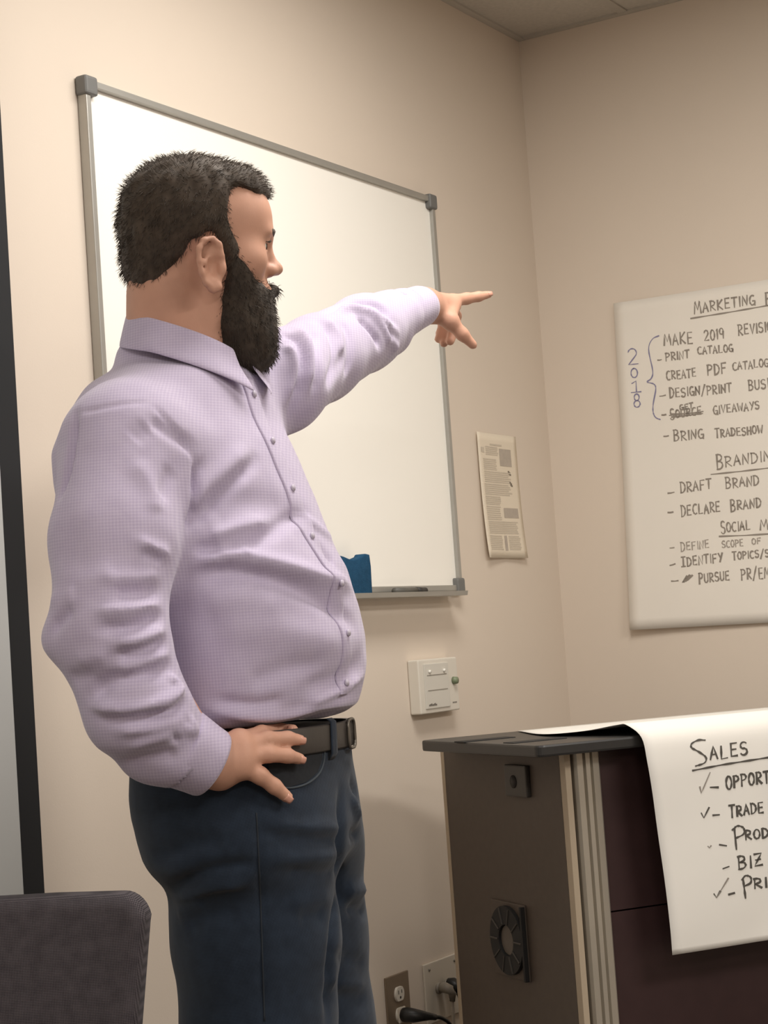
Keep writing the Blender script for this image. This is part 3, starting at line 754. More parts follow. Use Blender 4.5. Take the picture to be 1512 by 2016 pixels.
def relax(V, Q, lam):
    a = np.concatenate([Q[:, 0], Q[:, 1], Q[:, 2], Q[:, 3]]); b = np.concatenate([Q[:, 1], Q[:, 2], Q[:, 3], Q[:, 0]])
    n = len(V); c = np.bincount(a, minlength=n)+np.bincount(b, minlength=n)
    o_ = np.stack([np.bincount(a, V[b, k], n)+np.bincount(b, V[a, k], n) for k in range(3)], 1)/np.maximum(c, 1)[:, None]
    return V+lam*(o_-V)
def normals(V, Q):
    nq = np.cross(V[Q[:, 2]]-V[Q[:, 0]], V[Q[:, 3]]-V[Q[:, 1]]); n = np.zeros_like(V)
    for k in range(4):
        for j in range(3): n[:, j] += np.bincount(Q[:, k], nq[:, j], len(V))
    return n/np.maximum(np.linalg.norm(n, axis=1), 1e-12)[:, None]
def to_mesh(name, V, Q):
    me = bpy.data.meshes.new(name)
    me.from_pydata(V.tolist(), [], Q.tolist()) if Q.shape[1] != 4 else None
    if Q.shape[1] == 4:
        me.vertices.add(len(V)); me.vertices.foreach_set('co', V.astype(np.float32).ravel())
        me.loops.add(len(Q)*4); me.loops.foreach_set('vertex_index', Q.astype(np.int32).ravel())
        me.polygons.add(len(Q)); me.polygons.foreach_set('loop_start', np.arange(0, len(Q)*4, 4, dtype=np.int32))
        me.update(calc_edges=True); me.validate()
    return me
def bvh_of(V, Q): return BVHTree.FromPolygons(V.tolist(), Q.tolist())
def hit(bvh, x, y):
    h = bvh.ray_cast(Vector(LC), Vector(lray(x, y)).normalized())
    return None if h[0] is None else np.array(h[0])
def seg_dist(V, P):
    best = np.full(len(V), 9.0)
    for a, b in zip(P, P[1:]):
        ba = b-a; h = np.clip(((V-a)@ba)/max(ba@ba, 1e-12), 0, 1); best = np.minimum(best, np.linalg.norm(V-a-h[:, None]*ba, axis=1))
    return best
def folds(V, Q, lst):
    """raise ridges (+) and press valleys (-) of cloth along lines lying on the surface; sizes in mm"""
    bv = bvh_of(V, Q); N_ = normals(V, Q); D = np.zeros(len(V))
    for pts, w, amp in lst:
        P = smooth_path([np.array(q, float) for q in pts], 5) if len(pts) > 2 else [np.array(pts[0], float)+(np.array(pts[1], float)-np.array(pts[0], float))*k/6 for k in range(7)]
        H = [hit(bv, *q) for q in P]; H = [q for q in H if q is not None]
        if len(H) < 2: continue
        lo, hi = np.min(H, 0)-w*.003, np.max(H, 0)+w*.003
        m = ((V > lo) & (V < hi)).all(1); i = np.nonzero(m)[0]
        if len(i) == 0: continue
        n = len(H); d = np.full(len(i), 9.0); tt = np.zeros(len(i))
        for k, (a, b) in enumerate(zip(H, H[1:])):
            if np.linalg.norm(b-a) > .06: continue
            ba = b-a; h = np.clip(((V[i]-a)@ba)/max(ba@ba, 1e-12), 0, 1); dd = np.linalg.norm(V[i]-a-h[:, None]*ba, axis=1)
            u = dd < d; d[u] = dd[u]; tt[u] = (k+h[u])/(n-1)
        fade = np.clip(np.minimum(tt, 1-tt)*5+.25, 0, 1)
        D[i] += amp*.00155*fade*np.exp(-(d/(w*.001))**2)
    return V+N_*D[:, None]
def contour(pts, t):
    P = np.array([L(x, y, t) for x, y in pts]); o_ = np.argsort(P[:, 2]); return P[o_, 2], P[o_, 0]
def nz(V, f, s=0.0): return np.array([noise.noise(Vector((v[0]*f+s, v[1]*f+s*.7, v[2]*f))) for v in V])

def fit_stack(lo, hi, b, th, dc, dref, n=2.3):
    """centre and fore-aft half length of each level so that the turned super-ellipse spans lo..hi as seen from the room"""
    c, s_ = (lo+hi)/2, (hi-lo)/2
    an = np.linspace(0, 2*math.pi, 97); cu, sv = np.cos(an), np.sin(an)
    cu, sv = np.sign(cu)*np.abs(cu)**(2/n), np.sign(sv)*np.abs(sv)**(2/n)
    for _ in range(8):
        a = np.sqrt(np.maximum(s_**2-(b*math.sin(th))**2, .035**2))/math.cos(th)
        r = c[:, None]+a[:, None]*cu*math.cos(th)+b[:, None]*sv*math.sin(th); d = dc-a[:, None]*cu*math.sin(th)+b[:, None]*sv*math.cos(th)
        q = r*dref/d; e0, e1 = lo-q.min(1), hi-q.max(1)
        c = c+(e0+e1)/2; s_ = s_+(e1-e0)/2
    return c, a
# ---- trunk outline
back = [(238, 672), (192, 722), (152, 790), (120, 850), (100, 900), (102, 960), (118, 1040), (150, 1130), (200, 1220), (236, 1320), (254, 1400), (260, 1480), (262, 1540)]
front = [(470, 668), (492, 715), (530, 778), (563, 845), (592, 905), (622, 988), (645, 1050), (682, 1112), (707, 1190), (719, 1250), (719, 1310), (709, 1365), (692, 1412), (684, 1470), (684, 1540)]
zb_, rb_ = contour(back, T0); zf_, rf_ = contour(front, T0)
zz = np.linspace(zb_[0], zb_[-1], 60)
lo_, hi_ = np.interp(zz, zb_, rb_), np.interp(zz, zf_, rf_)
sil = (hi_-lo_)/2; TH = math.radians(24)
zkey = [L(400, y, T0)[2] for y in (1540, 1420, 1300, 1200, 1050, 920, 840, 770, 710, 668)]
bkey = [.168, .176, .186, .190, .190, .190, .175, .140, .090, .060]
bb = np.interp(zz, zkey, bkey)
DC = L(400, 1000, T0)[1]; DREF = L(400, 1200, T0)[1]
cr_, aa = fit_stack(lo_, hi_, bb, TH, DC, DREF); dc_ = np.full(60, DC)
z_hem = L(500, 1419, T0)[2]
def trunk(off, zt, zb): return Stack(zz, cr_, dc_, aa+off, bb+off, np.full(60, TH), zt, zb, .03, .045)
# ---- joints
sh_r, el_r, wr_r = L(247, 884, 2.385), L(214, 1238, 2.285), L(392, 1496, 2.318)
sh_l, el_l, wr_l = L(548, 752, 2.70), L(690, 672, 2.96), L(824, 604, 3.17)
nk0, nk1 = L(345, 690, 2.56), L(340, 585, 2.55)

# ---- hips and legs
hb = [(262, 1380), (256, 1500), (254, 1560), (258, 1600), (268, 1640), (284, 1680), (318, 1735)]
hf = [(686, 1380), (688, 1440), (694, 1500), (706, 1560), (713, 1605), (710, 1650), (704, 1700), (704, 1740)]
z1, r1 = contour(hb, T0); z2, r2 = contour(hf, T0)
hz = np.linspace(z1[0], z1[-1], 40); hl, hr = np.interp(hz, z1, r1), np.interp(hz, z2, r2); hs = (hr-hl)/2
HTH = math.radians(20); hbz = np.interp(hz, [hz[0], hz[14], hz[-1]], [.185, .188, .172])
hc, ha = fit_stack(hl, hr, hbz, HTH, DC, DREF+.012)
z_waist = L(600, 1426, T0)[2]
def hips(off, zt): return Stack(hz, hc, np.full(40, DC), ha+off, hbz+off, np.full(40, HTH), zt, hz[0]+.02, .03, .04)
legR = [L(490, 1690, 2.47), L(505, 1850, 2.465), L(510, 2016, 2.455)]
kneeR, ankR = np.array([legR[2][0]+.004, legR[2][1]-.01, .50]), np.array([legR[2][0]-.02, legR[2][1]-.02, .10])
legL = [L(556, 1690, 2.64), L(566, 1850, 2.66), L(592, 2016, 2.67)]
kneeL, ankL = np.array([legL[2][0]+.03, legL[2][1]+.02, .50]), np.array([legL[2][0]+.02, legL[2][1]+.03, .10])
def leg(c, kn, an, off, rr):
    return [Cone(c[0], c[1], rr[0]+off, rr[1]+off, .045), Cone(c[1], c[2], rr[1]+off, rr[2]+off, .03), Cone(c[2], kn, rr[2]+off, rr[3]+off, .03), Cone(kn, an, rr[3]+off, rr[4]+off, .03)]
RR = [.112, .107, .098, .084, .070]; RL = [.115, .110, .102, .084, .070]

# ================================================================== jeans
jp = [hips(0, z_waist)]+leg(legR, kneeR, ankR-np.array([0, 0, .06]), 0, RR)+leg(legL, kneeL, ankL-np.array([0, 0, .06]), 0, RL)
JV, JQ = surface(jp, .006, smooth=3)
jf = [([(345, 1745), (420, 1712), (500, 1700)], 10, -6), ([(345, 1772), (420, 1745), (480, 1740)], 9, 5), ([(300, 1690), (380, 1660), (440, 1655)], 12, -4),
      ([(510, 1600), (512, 1720), (516, 1880), (520, 2010)], 4, -2.2), ([(505, 1640), (600, 1650), (668, 1655)], 9, -3.5), ([(520, 1625), (600, 1630), (672, 1632)], 9, 3.5), ([(525, 1690), (600, 1690), (668, 1682)], 10, 3.5), ([(560, 1715), (620, 1722), (665, 1715)], 9, -3),
      ([(672, 1560), (672, 1640), (668, 1720), (662, 1800), (652, 1900), (645, 2010)], 10, -8), ([(690, 1540), (712, 1575)], 9, -4), ([(690, 1570), (706, 1610)], 9, 5), ([(690, 1640), (708, 1645)], 8, -6),
      ([(680, 1755), (722, 1752)], 12, 6), ([(685, 1790), (722, 1795)], 8, -6), ([(660, 1880), (730, 1900)], 10, -3), ([(640, 1960), (740, 1975)], 12, -3), ([(640, 1930), (736, 1945)], 10, 3),
      ([(570, 1780), (610, 1770), (650, 1762)], 12, 3), ([(590, 1810), (640, 1800)], 10, -3), ([(360, 1830), (420, 1800), (470, 1795)], 12, -3), ([(350, 1800), (400, 1775)], 10, 3)]
JV = folds(JV, JQ, jf)
JN = normals(JV, JQ); JV = JV+JN*(nz(JV, 24, 3)*.0013)[:, None]
jbv = bvh_of(JV, JQ)
def on_jeans(x, y, off):
    h = hit(jbv, x, y)
    d = lray(x, y); d = d/np.linalg.norm(d)
    if h is None: return L(x, y, 2.42)
    return h-d*off

# ================================================================== body: one continuous skin surface
hy = math.radians(15)                                # head turned a little away
HX = Lr*math.cos(hy)+np.array([0, 1, 0])*math.sin(hy); HX /= np.linalg.norm(HX)
HZ = Lu-HX*(Lu@HX); HZ /= np.linalg.norm(HZ); HY = np.cross(HZ, HX)
HA = np.stack([HX, HY, HZ]); HO = L(385, 450, T0+.005); HS = T0/FPX
def hp(X, Y, Z): return HO+(HX*X+HY*Y+HZ*Z)*.001     # head axes in mm: X forward, Y his left, Z up
def hq(px, py, Y):                                   # head point seen at a picture position for a given Y
    lat = (px-385)*HS*1000; X = (lat+Y*math.sin(hy))/math.cos(hy); return hp(X, Y, (450-py)*HS*1000)
def he(c, r, k=.012, sub=False): return Ell(hp(*c), np.array(r)*.001, HA, k, sub)
def hc_(a, b, ra, rb, k=.008, sub=False): return Cone(hp(*a), hp(*b), ra*.001, rb*.001, k, sub)
body = [he((-4, 0, 10), (98, 74, 80)), he((45, 0, -42), (54, 60, 74), .03), he((42, 0, -100), (48, 50, 38), .02), he((58, 0, 18), (42, 60, 48), .03),
        hc_((88, -34, -8), (93, 0, -4), 9, 9, .016), hc_((88, 34, -8), (93, 0, -4), 9, 9, .016),
        hc_((95, 0, -14), (109, 0, -46), 7, 9, .010), he((112, 0, -50), (12, 10.5, 9.5), .006), he((103, -11.5, -54), (11, 7, 8), .006), he((103, 11.5, -54), (11, 7, 8), .006),
        he((94, -31, -24), (13, 15, 11), .014, True), he((94, 31, -24), (13, 15, 11), .014, True),
        he((66, -45, -46), (22, 18, 18), .025), he((66, 45, -46), (22, 18, 18), .025),
        he((92, 0, -84), (14, 26, 16), .014), hc_((100, -16, -83), (104, 0, -81), 4, 5, .006), hc_((100, 16, -83), (104, 0, -81), 4, 5, .006),
        hc_((99, -15, -92), (102, 0, -94), 5, 6, .006), hc_((99, 15, -92), (102, 0, -94), 5, 6, .006)]
for s in (-1, 1):                                    # eyelids and ears
    body += [hc_((86, s*42, -20), (94, s*30, -16), 3.5, 4, .004), hc_((94, s*30, -16), (93, s*19, -20), 4, 3, .004), hc_((87, s*41, -27), (93, s*30, -31), 3, 3.5, .004)]
    ex, ey, ez = 13, s*77, -60
    body += [Ell(hp(ex-3, ey+s*4, ez), np.array([19, 6.5, 32])*.001, HA, .006)]
    hel = [(9, 12), (6, 27), (-4, 34), (-16, 31), (-23, 19), (-22, 2), (-18, -13), (-12, -26), (-2, -34), (7, -30)]
    hel = [(ex+a, ey+s*(9+(-a if a < 0 else 0)*.35), ez+b) for a, b in hel]
    for a, b in zip(hel, hel[1:]): body.append(hc_(a, b, 4.0, 4.0, .004))
    body += [hc_((ex-3, ey+s*9, ez+20), (ex-13, ey+s*13, ez+2), 3.2, 3, .005), hc_((ex-13, ey+s*13, ez+2), (ex-6, ey+s*9, ez-17), 3, 4, .005), he((ex+0, ey+s*8, ez-27), (9, 5, 9), .006)]
    body += [he((ex-1, ey+s*12, ez-3), (9, 8, 14), .005, True), he((ex-7, ey+s*14, ez+20), (6, 6, 8), .005, True), he((ex+11, ey+s*5, ez-4), (5, 6, 8), .005)]
# neck, trunk, limbs under the clothes
body += [Cone(nk0, nk1, .062, .058, .03), Cone(L(330, 700, 2.55), L(330, 560, 2.55), .048, .046, .03), Cone(L(400, 690, 2.56), L(420, 620, 2.56), .05, .045, .03),
         trunk(-.024, zz[-1]-.07, z_hem+.02), hips(-.012, z_waist-.005),
         Cone(nk0-np.array([0, 0, .08]), sh_r, .04, .05, .04), Cone(nk0-np.array([0, 0, .08]), sh_l, .04, .05, .04)]
body += leg(legR, kneeR, ankR, -.016, RR)+leg(legL, kneeL, ankL, -.016, RL)
for an in (ankR, ankL): body += [Cone(an-np.array([.02, 0, .045]), an+np.array([.11, -.02, -.058]), .036, .024, .03)]
body += [Cone(sh_r, el_r, .062, .046, .03), Cone(el_r, wr_r, .046, .033, .02), Cone(sh_l, el_l, .056, .044, .03), Cone(el_l, wr_l, .044, .028, .02)]
# right hand spread on the hip
rw = L(432, 1506, 2.332)
fing = [[(470, 1456, 16), (515, 1442, 20), (550, 1436, 20), (577, 1436, 18)], [(474, 1470, 13), (526, 1456, 13), (566, 1454, 11), (590, 1457, 9)],
        [(478, 1490, 13), (528, 1485, 13.5), (566, 1488, 11.5), (590, 1494, 9)], [(474, 1510, 13), (512, 1527, 13), (540, 1548, 11), (565, 1569, 9)]]
frad = [(.0100, .0092, .0082, .0068), (.0116, .0106, .0094, .0074), (.0112, .0104, .0092, .0074), (.0118, .0108, .0096, .0076)]
body += [Cone(wr_r, rw, .029, .023, .02), Cone(rw+np.array([0, 0, .012]), rw-np.array([0, 0, .014]), .018, .017, .014)]
nails = []
for ch_, rd in zip(fing, frad):
    P = [on_jeans(x, y, o_*.001+.0085) for x, y, o_ in ch_]
    body.append(Cone(rw, P[0], .0185, rd[0]+.003, .016))
    for i in range(3): body.append(Cone(P[i], P[i+1], rd[i], rd[i+1], .005))
    body.append(Ell(P[0]-np.array([0, .004, 0]), (.010, .008, .009), None, .010))
    nails.append((P[2], P[3], rd[3]))
P = [on_jeans(x, y, o_*.001) for x, y, o_ in ((432, 1470, 16), (462, 1438, 14), (495, 1425, 12))]
body += [Cone(P[0], P[1], .013, .011, .012), Cone(P[1], P[2], .011, .008, .005)]
# left hand pointing
lw = L(838, 602, 3.185)
body += [Cone(wr_l, lw, .029, .027, .02)]
kn = [(892, 594, 3.245), (884, 600, 3.265), (876, 608, 3.28), (868, 616, 3.285)]
for q in kn: body.append(Cone(lw, L(*q), .021, .013, .016))
lf = [[(892, 592, 3.245), (918, 588, 3.27), (942, 584, 3.285), (962, 580, 3.295)],
      [(884, 600, 3.265), (897, 622, 3.29), (893, 652, 3.275), (886, 672, 3.25)], [(876, 608, 3.28), (886, 630, 3.30), (880, 658, 3.285), (874, 676, 3.265)], [(868, 616, 3.285), (873, 636, 3.30), (868, 656, 3.29), (863, 668, 3.275)]]
lr = [(.0115, .0102, .0088, .0066), (.0110, .0102, .0092, .0078), (.0108, .0100, .0090, .0074), (.0100, .0092, .0082, .0070)]
for ch_, rd in zip(lf, lr):
    P = [L(*q) for q in ch_]
    for i in range(3): body.append(Cone(P[i], P[i+1], rd[i], rd[i+1], .005))
    if ch_ is lf[0]: nails.append((P[2], P[3], rd[3]))
P = [L(*q) for q in ((858, 612, 3.195), (886, 632, 3.19), (910, 658, 3.195), (931, 679, 3.205))]
body += [Cone(lw, P[0], .022, .019, .014)]+[Cone(P[i], P[i+1], (.0175, .0130, .0105)[i], (.0130, .0105, .0078)[i], .008) for i in range(3)]
body += [Cone(P[1], L(895, 604, 3.235), .010, .010, .014)]
BV, BQ = surface(body, .0034, smooth=2)

foot = (ankR+ankL)/2; foot[2] = 0
M_skin = mat('skin', (203, 155, 132), 0.55, var=0.10, vscale=14, bump=0.06, bscale=500, spec=0.35, sss=0.05)
def place(o):                                        # body axes -> room
    o.matrix_world = Matrix(((math.sin(YAW), math.cos(YAW), 0, CAM[0]), (-math.cos(YAW), math.sin(YAW), 0, CAM[1]), (0, 0, 1, 0), (0, 0, 0, 1))) @ Matrix.Translation(Vector(foot))
    return o
def pmesh(name, V, Q, m, parent, smooth=True):
    return link(name, to_mesh(name, np.asarray(V)-foot, np.asarray(Q)), m, parent, smooth)
man = place(pmesh('person', BV, BQ, M_skin, None))
tag(man, 'bearded man in lilac shirt and jeans pointing at the wall, right hand on his hip', 'person')
def pbm(name, bm, m, parent, smooth=True):
    for v in bm.verts: v.co -= Vector(foot)
    return link(name, bm, m, parent, smooth)

M_denim = weave('denim', (25, 31, 41), (47, 59, 75), 420, .9, .35, .15)
jeans = pmesh('jeans', JV, JQ, M_denim, man)

# ================================================================== shirt
z_neck = L(345, 668, T0)[2]
shp = [trunk(0, zz[-1]-.046, z_hem), Ell(L(316, 704, 2.575), (.062, .078, .040), None, .04),
       Cone(nk0-np.array([.0, 0, .075]), sh_r+np.array([.006, .03, .012]), .058, .068, .05), Cone(nk0-np.array([0, 0, .075]), sh_l, .058, .066, .05),
       Cone(sh_r, L(226, 1060, 2.325), .086, .078, .04), Cone(L(226, 1060, 2.325), el_r, .078, .071, .02), Cone(el_r, L(268, 1392, 2.285), .071, .063, .02), Cone(L(268, 1392, 2.285), L(372, 1484, 2.312), .063, .043, .02),
       Ell(L(126, 1258, 2.29), (.022, .03, .02), None, .03), Ell(L(318, 1500, 2.30), (.045, .032, .026), None, .03),
       Cone(sh_l, L(630, 702, 2.85), .072, .064, .03), Cone(L(630, 705, 2.85), L(716, 655, 3.0), .066, .060, .02), Cone(L(716, 655, 3.0), L(795, 614, 3.12), .060, .042, .02), Ell(L(762, 672, 3.06), (.032, .03, .024), None, .02)]
SV, SQ = surface(shp, .0048, smooth=3)
sf = [ # trunk
 ([(470, 1096), (560, 1116), (629, 1136), (690, 1152)], 12, 8), ([(384, 1138), (453, 1124), (523, 1133), (592, 1158), (652, 1194), (699, 1230)], 14, -8), ([(379, 1026), (426, 980), (504, 904)], 10, -7), ([(372, 1000), (420, 950), (490, 885)], 14, 4),
 ([(410, 1012), (480, 990), (580, 1000)], 22, -5), ([(412, 1058), (460, 1040), (530, 1022)], 8, 4), ([(390, 1108), (453, 1094), (500, 1080)], 8, 5), ([(440, 1084), (500, 1072), (569, 1024), (600, 1010)], 10, -5), ([(385, 1078), (430, 1080)], 8, -4),
 ([(606, 1384), (660, 1362), (712, 1330)], 7, 5), ([(600, 1352), (660, 1335), (712, 1300)], 12, -4), ([(490, 1346), (560, 1320), (640, 1306)], 14, -4), ([(430, 1402), (500, 1410), (569, 1406), (639, 1388), (700, 1378)], 7, 5), ([(560, 1426), (620, 1412), (690, 1398)], 6, -4), ([(420, 1380), (500, 1386), (560, 1378)], 9, -4),
 ([(620, 1070), (660, 1112)], 10, -4), ([(600, 1020), (650, 1062)], 8, 3), ([(400, 905), (384, 950), (378, 1010)], 5, -4), ([(420, 1240), (500, 1230), (600, 1250), (690, 1290)], 22, 3), ([(400, 1190), (480, 1180), (560, 1190)], 18, 3),
 ([(300, 825), (335, 850), (380, 880)], 9, -4), ([(290, 790), (230, 796), (155, 812)], 3, -1.6), ([(305, 800), (350, 850), (385, 905)], 3.5, -2), ([(385, 905), (384, 990), (370, 1040)], 5, -5),
 ([(148, 812), (140, 870), (132, 930), (118, 975)], 6, -7), ([(290, 838), (262, 862)], 12, -3), ([(262, 905), (300, 960), (310, 1010)], 14, 3), ([(340, 920), (320, 980)], 12, -3),
 # right sleeve
 ([(282, 1084), (319, 1106)], 7, -4), ([(270, 1066), (333, 1092)], 8, 4), ([(225, 1163), (270, 1166), (315, 1163)], 9, -6), ([(190, 1203), (250, 1200), (310, 1188)], 7, 5), ([(200, 1142), (260, 1138), (318, 1130)], 9, 3),
 ([(190, 1238), (250, 1236), (291, 1226), (319, 1212)], 8, -6), ([(230, 1266), (280, 1256), (319, 1240)], 7, 6), ([(230, 1292), (280, 1284), (326, 1262)], 8, -5), ([(230, 1322), (280, 1308), (328, 1288)], 7, 6),
 ([(180, 1368), (220, 1342), (268, 1325), (338, 1314)], 11, -8), ([(180, 1388), (245, 1399), (319, 1384), (356, 1360)], 8, 8), ([(200, 1412), (260, 1412), (330, 1404), (366, 1382)], 9, -6), ([(334, 1330), (352, 1352), (340, 1362)], 6, 5),
 ([(143, 1200), (120, 1216), (100, 1240)], 8, -6), ([(110, 1130), (170, 1140), (230, 1120)], 16, 3), ([(100, 1180), (150, 1170)], 12, 3), ([(150, 1300), (210, 1290)], 12, 3), ([(130, 1340), (190, 1330)], 10, -3),
 ([(250, 1470), (310, 1452), (350, 1440)], 9, 4), ([(240, 1500), (310, 1490), (350, 1480)], 9, -4), ([(230, 1440), (300, 1430), (350, 1412)], 8, 4), ([(372, 1412), (384, 1440), (362, 1432)], 6, 5), ([(335, 1440), (352, 1462)], 4, -4),
 # left sleeve
 ([(553, 662), (576, 660), (592, 680), (598, 712), (590, 752), (568, 812)], 9, -6.50), ([(560, 680), (578, 700), (580, 740), (562, 790)], 8, 5.42), ([(585, 648), (606, 676), (612, 716), (604, 760)], 8, 5.42), ([(606, 640), (622, 680), (626, 730), (616, 780)], 8, -4.33),
 ([(632, 632), (652, 664), (660, 704), (650, 750)], 8, -5.42), ([(648, 628), (668, 664), (676, 700)], 8, 4.33), ([(668, 622), (688, 658), (690, 706), (680, 740)], 8, -4.33), ([(645, 614), (672, 600), (705, 594), (745, 602), (766, 632)], 9, -6.50), ([(660, 616), (690, 610), (731, 622), (781, 654)], 7, 6.50),
 ([(705, 622), (732, 650), (748, 680)], 9, -6.50), ([(724, 620), (752, 648), (764, 676)], 7, 4.33), ([(640, 760), (668, 718), (680, 690)], 10, -3.25), ([(786, 566), (806, 580)], 8, -5.42), ([(765, 665), (780, 688)], 8, 3.25)]
SV = folds(SV, SQ, sf)
SN = normals(SV, SQ); SV = SV+SN*(nz(SV, 9, 1)*.0030+nz(SV, 23, 5)*.0016)[:, None]
SV = relax(relax(SV, SQ, .5), SQ, -.5)
# open the sleeves at the wrists and the neck
def cut(V, Q, c, n, rad, far=.09):
    q = V[Q].mean(1)-c; ax = q@n; m = (ax > 0) & (ax < far) & (np.linalg.norm(q-ax[:, None]*n, axis=1) < rad); return Q[~m]
ar = (wr_r-L(268, 1392, 2.285)); ar /= np.linalg.norm(ar); al = (wr_l-L(716, 655, 3.0)); al /= np.linalg.norm(al)
SQ = cut(SV, SQ, L(374, 1486, 2.313), ar, .058, .07); SQ = cut(SV, SQ, L(800, 613, 3.125), al, .07)
nu = nk1-nk0; nu /= np.linalg.norm(nu)
SQ = cut(SV, SQ, L(345, 672, 2.56), nu, .064)
M_shirt = weave('lilac_check_cotton', (183, 171, 198), (200, 189, 211), 78, .8, .15, .3)
shirt = pmesh('shirt', SV, SQ, M_shirt, man)
sm_ = shirt.modifiers.new('t', 'SOLIDIFY'); sm_.thickness = .002; sm_.offset = -1
sbv = bvh_of(SV, SQ)

def ring_loft(rings, close=True):
    bm = bmesh.new(); vs = [[bm.verts.new(Vector(p)) for p in r] for r in rings]; n = len(vs[0])
    for a, b in zip(vs, vs[1:]):
        for k in range(n if close else n-1): bm.faces.new((a[k], a[(k+1) % n], b[(k+1) % n], b[k]))
    bmesh.ops.recalc_face_normals(bm, faces=bm.faces); return bm
def cuff(c0, c1, ra0, ra1, flat, up):
    ax = c1-c0; ax /= np.linalg.norm(ax); s = np.cross(ax, up); s /= np.linalg.norm(s); t = np.cross(s, ax)
    rings = []
    for u, e in ((0, -.003), (.03, .0012), (.1, .0022), (.35, .002), (.65, .0015), (.92, .0018), (1.0, .0006), (1.0, -.0022), (.9, -.003), (.5, -.003)):
        c = c0+(c1-c0)*u; r = ra0+(ra1-ra0)*u+e
        rings.append([c+s*(r*math.cos(2*math.pi*k/40))*1.0+t*(r*flat*math.sin(2*math.pi*k/40)) for k in range(40)])
    return ring_loft(rings)
pbm('cuff', cuff(L(352, 1470, 2.308), L(417, 1505, 2.326), .0495, .0425, .98, np.array([0, 1., 0])), M_shirt, shirt)
pbm('cuff', cuff(L(783, 622, 3.10), L(829, 602, 3.175), .0415, .0355, .95, np.array([0, 0, 1.])), M_shirt, shirt)

# collar: stand folded over into a leaf, open in front
def collar():
    ax_f = np.array([math.cos(TH), -math.sin(TH), 0]); ax_l = np.array([math.sin(TH), math.cos(TH), 0])
    rings = []
    for k in range(61):
        ph = math.radians(-168+336*k/60); cb = (1+math.cos(ph+math.pi))/2    # ph = 0 at the nape; cb grows to the front
        dirv = -ax_f*math.cos(ph)+ax_l*math.sin(ph)
        f = abs(ph)/math.radians(168)
        mid = L(364, 657, T0+.01)
        rad = .071+.012*f**2
        top = mid+dirv*rad+np.array([0, 0, .044-.080*f**1.3])
        out = dirv*.010
        leaf = .050-.010*f+.030*max(0, f-.55)**1.1*1.6
        prof = [top-np.array([0, 0, .034])-dirv*.001, top-dirv*.002, top+dirv*.0015+np.array([0, 0, .002]), top+dirv*.005+np.array([0, 0, 0]),
                top+dirv*.011-np.array([0, 0, leaf*.4]), top+dirv*(.013+.017*f)-np.array([0, 0, leaf*.8]), top+dirv*(.015+.020*f)-np.array([0, 0, leaf]), top+dirv*(.013+.020*f)-np.array([0, 0, leaf])]
        rings.append(prof)
    bm = bmesh.new(); vs = [[bm.verts.new(Vector(p)) for p in r] for r in rings]
    for a, b in zip(vs, vs[1:]):
        for k in range(len(a)-1): bm.faces.new((a[k], a[k+1], b[k+1], b[k]))
    bmesh.ops.recalc_face_normals(bm, faces=bm.faces); return bm
co = pbm('collar', collar(), M_shirt, shirt); cm_ = co.modifiers.new('t', 'SOLIDIFY'); cm_.thickness = .0018; cm_.offset = 0
cs = co.modifiers.new('s', 'SUBSURF'); cs.levels = 1; cs.render_levels = 1

# button placket down the front, with buttons
fv = np.array([math.cos(TH), -math.sin(TH), 0]); lv = np.array([math.sin(TH), math.cos(TH), 0])
def shirt_front(z, s):
    c = np.array([np.interp(z, zz, cr_), DC, z]); o_ = c+fv*.6+lv*s
    h = sbv.ray_cast(Vector(o_), Vector(-fv)); return None if h[0] is None else np.array(h[0])
zs_ = np.linspace(L(500, 752, T0)[2], z_hem+.03, 60); rows = []
for z in zs_:
    r = [shirt_front(z, s) for s in (-.016, -.0158, -.013, 0, .013, .0158, .016)]
    if any(q is None for q in r): continue
    o_ = (.0002, .0022, .003, .003, .003, .0022, .0002); rows.append([q+fv*e for q, e in zip(r, o_)])
if len(rows) > 2:
    bm = bmesh.new(); vs = [[bm.verts.new(Vector(p)) for p in r] for r in rows]
    for a, b in zip(vs, vs[1:]):
        if (a[0].co-b[0].co).length > .05: continue
        for k in range(6): bm.faces.new((a[k], b[k], b[k+1], a[k+1]))
    bmesh.ops.recalc_face_normals(bm, faces=bm.faces); pbm('placket', bm, M_shirt, shirt)
    for k in range(3, len(rows)-2, 9):
        q = rows[k][3]; bm = bmesh.new(); cyl(bm, q+fv*.0005, q+fv*.003, .0048, .0045, 14); pbm('button', bm, mat('lilac_button', (196, 188, 204), .35), shirt)

# ================================================================== belt, pockets, seams of the jeans
def waist_ring(z, off, a0=0, a1=360, n=96):
    c, d = np.interp(z, hz, hc), DC; a, b, th = np.interp(z, hz, ha)+off, np.interp(z, hz, hbz)+off, HTH
    out = []
    for k in range(n):
        an = math.radians(a0+(a1-a0)*k/n); cu, sv = math.cos(an), math.sin(an)
        u = a*abs(cu)**(2/2.3)*math.copysign(1, cu); v = b*abs(sv)**(2/2.3)*math.copysign(1, sv)
        out.append(np.array([c+u*math.cos(th)+v*math.sin(th), d-u*math.sin(th)+v*math.cos(th), z]))
    return out
zbelt1 = L(652, 1420, T0)[2]; zbelt0 = L(652, 1470, T0)[2]
M_belt = mat('grey_leather_belt', (62, 57, 53), .5, var=.08, vscale=40, bump=.1, bscale=200)
bl = pbm('belt', ring_loft([waist_ring(zbelt0, -.004), waist_ring(zbelt0, .004), waist_ring(zbelt0+.002, .0055), waist_ring(zbelt1-.002, .0055), waist_ring(zbelt1, .004), waist_ring(zbelt1, -.004)]), M_belt, man)
wr_ = waist_ring((zbelt0+zbelt1)/2, .006, 8, 20, 12); pbk = wr_[6]
